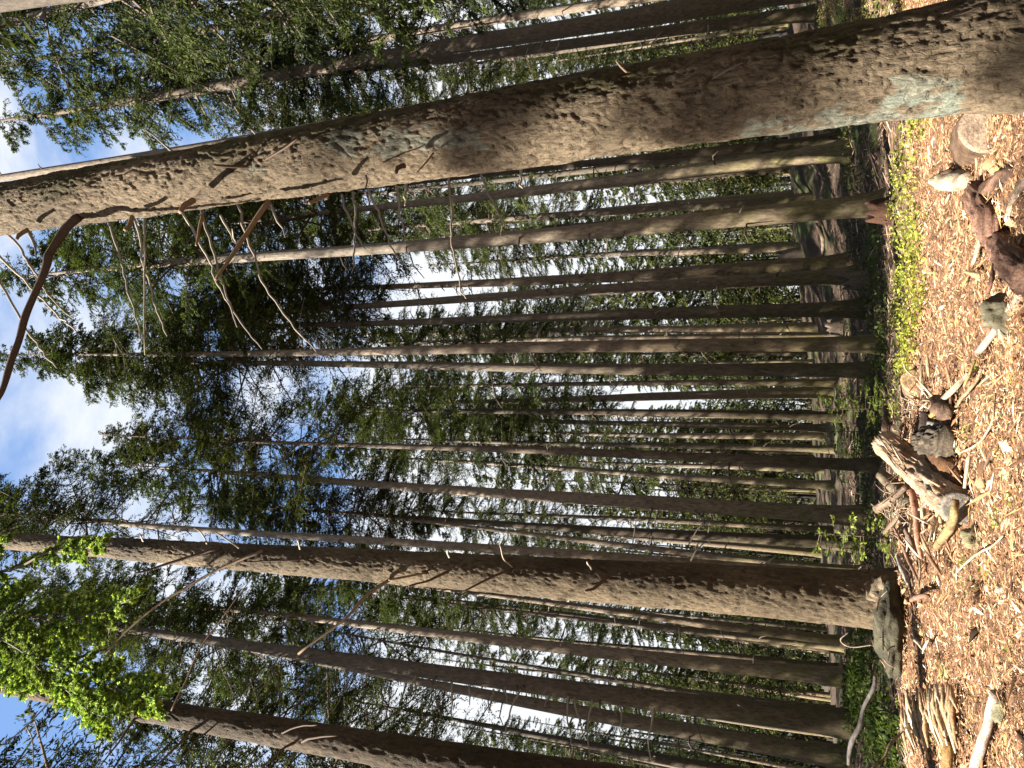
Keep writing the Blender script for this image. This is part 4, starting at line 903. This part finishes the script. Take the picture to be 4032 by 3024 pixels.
stick('pink weathered slab inside the stick pile', [(3565, 2085), (3590, 2140), (3610, 2200)], [36, 44, 28], (0.50, 0.34, 0.27), (0.36, 0.22, 0.16), Ds=[7.2, 7.1, 7.0], squash=0.5)
stick('yellow split wedge lying across the stick pile', [(3620, 2150), (3655, 2135), (3690, 2125)], [10, 14, 8], yel, org, Ds=[6.65, 6.6, 6.6])
stick('short reddish stick poking out near the boulder', [(3655, 2345), (3620, 2350), (3590, 2365)], [18, 22, 16], (0.50, 0.26, 0.18), brn, lifts=[.05, .07, .06])
stick('long pale curved twig arching over the litter', [(3925, 1550), (3910, 1660), (3860, 1740), (3785, 1782)], [7, 8, 9, 8], (0.66, 0.48, 0.30), pale, lifts=[.03, .07, .06, .03])
stick('straight brown twig pointing at the sawn face', [(3875, 1450), (3850, 1500), (3800, 1560), (3770, 1600)], [10, 12, 13, 12], (0.62, 0.42, 0.25), brn, lifts=[.03, .04, .04, .03])
stick('yellow flat splinter beside the dark hollow', [(3845, 1420), (3818, 1480), (3800, 1520)], [14, 24, 12], (0.72, 0.52, 0.24), yel, lifts=[.04, .05, .03], squash=0.5)
stick('pale broad stick running from the hollow edge', [(3705, 1590), (3760, 1530), (3815, 1470)], [20, 24, 18], (0.72, 0.56, 0.38), brn, lifts=[.06, .05, .03])
stick('straight thin twig with a white tip near the dark pit', [(3960, 2110), (3900, 2155), (3830, 2200), (3760, 2265)], [6, 9, 9, 7], (0.74, 0.58, 0.34), pale, lifts=[.02, .05, .05, .02])
stick('white flat splinter standing in the chip slope', [(3662, 2515), (3648, 2545), (3638, 2570)], [12, 22, 12], (0.90, 0.84, 0.74), pale, lifts=[.05, .05, .04], squash=0.5)
stick('second white splinter touching the flat one', [(3588, 2505), (3615, 2530), (3645, 2560)], [9, 13, 9], (0.84, 0.74, 0.60), pale, lifts=[.04, .04, .04])
stick('long dark sunken stick with a shadowed underside', [(3935, 1720), (3900, 1790), (3880, 1850)], [12, 18, 12], (0.30, 0.16, 0.09), dark, lifts=[.02, .02, .02])
stick('yellow cleft splinter pointing at the pinkish stick', [(3795, 1070), (3830, 1078), (3862, 1085)], [6, 20, 18], (0.86, 0.72, 0.36), yel, lifts=[.04, .05, .04], squash=0.6)
stick('brown wedge of bark sloping beside the cleft splinter', [(3945, 1040), (3920, 1100), (3890, 1150)], [22, 34, 26], (0.28, 0.13, 0.08), dark, lifts=[.06, .06, .03], squash=0.6, name='bark_wedge', cat='bark')
stick('thin needle-straight twig stuck out of the bark wedge', [(3900, 1110), (3960, 1070), (4050, 1045)], [5, 7, 8], pale, yel, lifts=[.05, .06, .06])
stick('smooth orange stick edge near the fork root tip', [(3838, 1045), (3850, 990), (3868, 940)], [12, 20, 20], (0.62, 0.40, 0.20), pale, lifts=[.03, .04, .04])
stick('grey fallen twig arching over the broadleaf shrub', [(3340, 3010), (3350, 2930), (3385, 2860), (3400, 2790), (3440, 2710), (3445, 2660)], [12, 20, 18, 14, 18, 12], (0.24, 0.21, 0.19), (0.12, 0.1, 0.09), Ds=[10.2, 10.0, 9.8, 9.7, 9.6, 9.6])
stick('bent pale twig forked at its lower end over the shade plants', [(3580, 2848), (3540, 2895), (3505, 2930), (3480, 2985), (3430, 3030)], [6, 10, 12, 10, 8], (0.66, 0.50, 0.32), brn, Ds=[7.2, 7.2, 7.15, 7.1, 7.05])
stick('thin bare sprig curling above the burl cap', [(3440, 2540), (3345, 2545), (3310, 2520), (3340, 2490)], [5, 6, 5, 4], (0.72, 0.56, 0.42), pale, Ds=[8.2, 8.2, 8.2, 8.2])
# rotten crumbled log: many parallel fibres
B = MB(); r5 = random.Random(12)
for k in range(85):
    x0 = r5.uniform(3545, 3760); y0 = r5.uniform(2690, 2800); ln = r5.uniform(60, 210); dx = r5.uniform(-5, 50)*ln/200
    p0 = G(x0, y0, 0.03+r5.random()*0.06); p1 = G(min(3800, x0+dx+10), y0+ln, 0.02+r5.random()*0.06); cc_ = r5.choice([(0.80, 0.64, 0.42), (0.62, 0.40, 0.22), (0.88, 0.76, 0.55), (0.50, 0.28, 0.14), (0.72, 0.5, 0.28)])
    B.add(tube([p0, (p0+p1)/2+Vector((0, 0, 0.015)), p1], [0.007, r5.uniform(0.010, 0.024), 0.006], 5, True, 0.2, seed=k), cc_)
tag(ob('rotten_log', B.mesh('rotten_log', [m_wood])), 'crumbled rotten log of pale stringy fibres at the litter edge', 'log', kind='stuff')
B = MB()
for k in range(110):
    cx, cy = r5.choice([(3700, 1600), (3740, 1560), (3600, 2080), (3640, 2180), (3680, 2230), (3600, 1950), (3560, 2020), (3650, 2050), (3760, 1880), (3720, 2080), (3660, 1560)])
    x = cx+r5.gauss(0, 32); y = cy+r5.gauss(0, 55); p0 = G(x, y, 0.01+r5.random()*0.06); an = r5.uniform(0, 6.28); l_ = r5.uniform(0.08, 0.32)
    d = Vector((math.cos(an), math.sin(an)*0.6, r5.gauss(0.12, 0.22))); cc_ = r5.choice([(0.80, 0.64, 0.44), (0.60, 0.38, 0.22), (0.9, 0.78, 0.58), (0.48, 0.25, 0.14), (0.3, 0.17, 0.1)]); q = r5.uniform(0.006, 0.018)
    B.add(tube([p0, p0+d*l_*0.5, p0+d*l_], [q*0.6, q, q*0.25], 5, True, 0.25, seed=k), cc_)
tag(ob('splintered_heap', B.mesh('splintered_heap', [m_wood])), 'low heap of broken pale and rusty splinters round the leaning log', 'splinters', kind='stuff')
# tangle of fine twigs
B = MB()
for k in range(150):
    cx, cy = r5.choice([(3480, 1960), (3560, 2060), (3520, 1900), (3600, 1660), (3600, 1600), (3530, 2010), (3640, 2120), (3560, 2160), (3450, 2560), (3700, 1560), (3640, 1480), (3420, 2000)])
    x = cx+r5.gauss(0, 45); y = cy+r5.gauss(0, 60); D = 7.3+r5.gauss(0, 0.15); an = r5.uniform(0, 6.28); l_ = r5.uniform(30, 110)
    p = [P(x, y, D), P(x+math.cos(an)*l_*0.5+r5.uniform(-12, 12), y+math.sin(an)*l_*0.5+r5.uniform(-12, 12), D), P(x+math.cos(an)*l_, y+math.sin(an)*l_, D-0.1)]
    if min(q.z-gz(q.x, q.y) for q in p) < -0.05 or max(q.z-gz(q.x, q.y) for q in p) > 0.32: continue
    g = r5.uniform(0.6, 1.15); B.add(tube(smoothline(p, 3), [0.006]*3+[0.005]*2+[0.003]*2, 4), tuple(q*g for q in r5.choice([(0.6, 0.42, 0.28), (0.42, 0.27, 0.17), (0.7, 0.55, 0.4)])))
tag(ob('twig_tangle', B.mesh('twig_tangle', [m_wood])), 'tangle of fine bare twigs round the stick pile', 'twigs', kind='stuff')
# fallen stems on the dark slope beyond
for k, (px, w, lab) in enumerate([([(3195, 640), (3240, 700), (3232, 770)], [10, 14, 9], 'pale fallen stem on the dark slope by the sun-flecked slender spruce'), ([(3215, 880), (3240, 940), (3238, 1000)], [12, 18, 10], 'pale fallen stem on the dark slope behind the greenish trunk'),
        ([(3420, 560), (3450, 700), (3470, 760)], [7, 8, 5], 'long dry stalk leaning on the bank by the mossy trunk'), ([(3400, 540), (3440, 640), (3460, 700)], [6, 8, 5], 'dry pale stalk nearest the half hidden mossy trunk'),
        ([(3480, 1560), (3490, 1640), (3480, 1720)], [22, 26, 22], 'dark sunken log lying behind the fir saplings'), ([(3450, 1440), (3465, 1500), (3475, 1570)], [14, 16, 12], 'reddish rotten log in shade between trunk and saplings'),
        ([(3540, 740), (3500, 800), (3560, 690)][:2], [12, 8], 'dry stem leaning beside the hollow red stump')]):
    wood_thing('fallen_stem', lab, 'branch', px, w, (0.46, 0.36, 0.27) if k < 4 else (0.14, 0.09, 0.06), brn, lifts=[0.05]*len(px), sides=8)
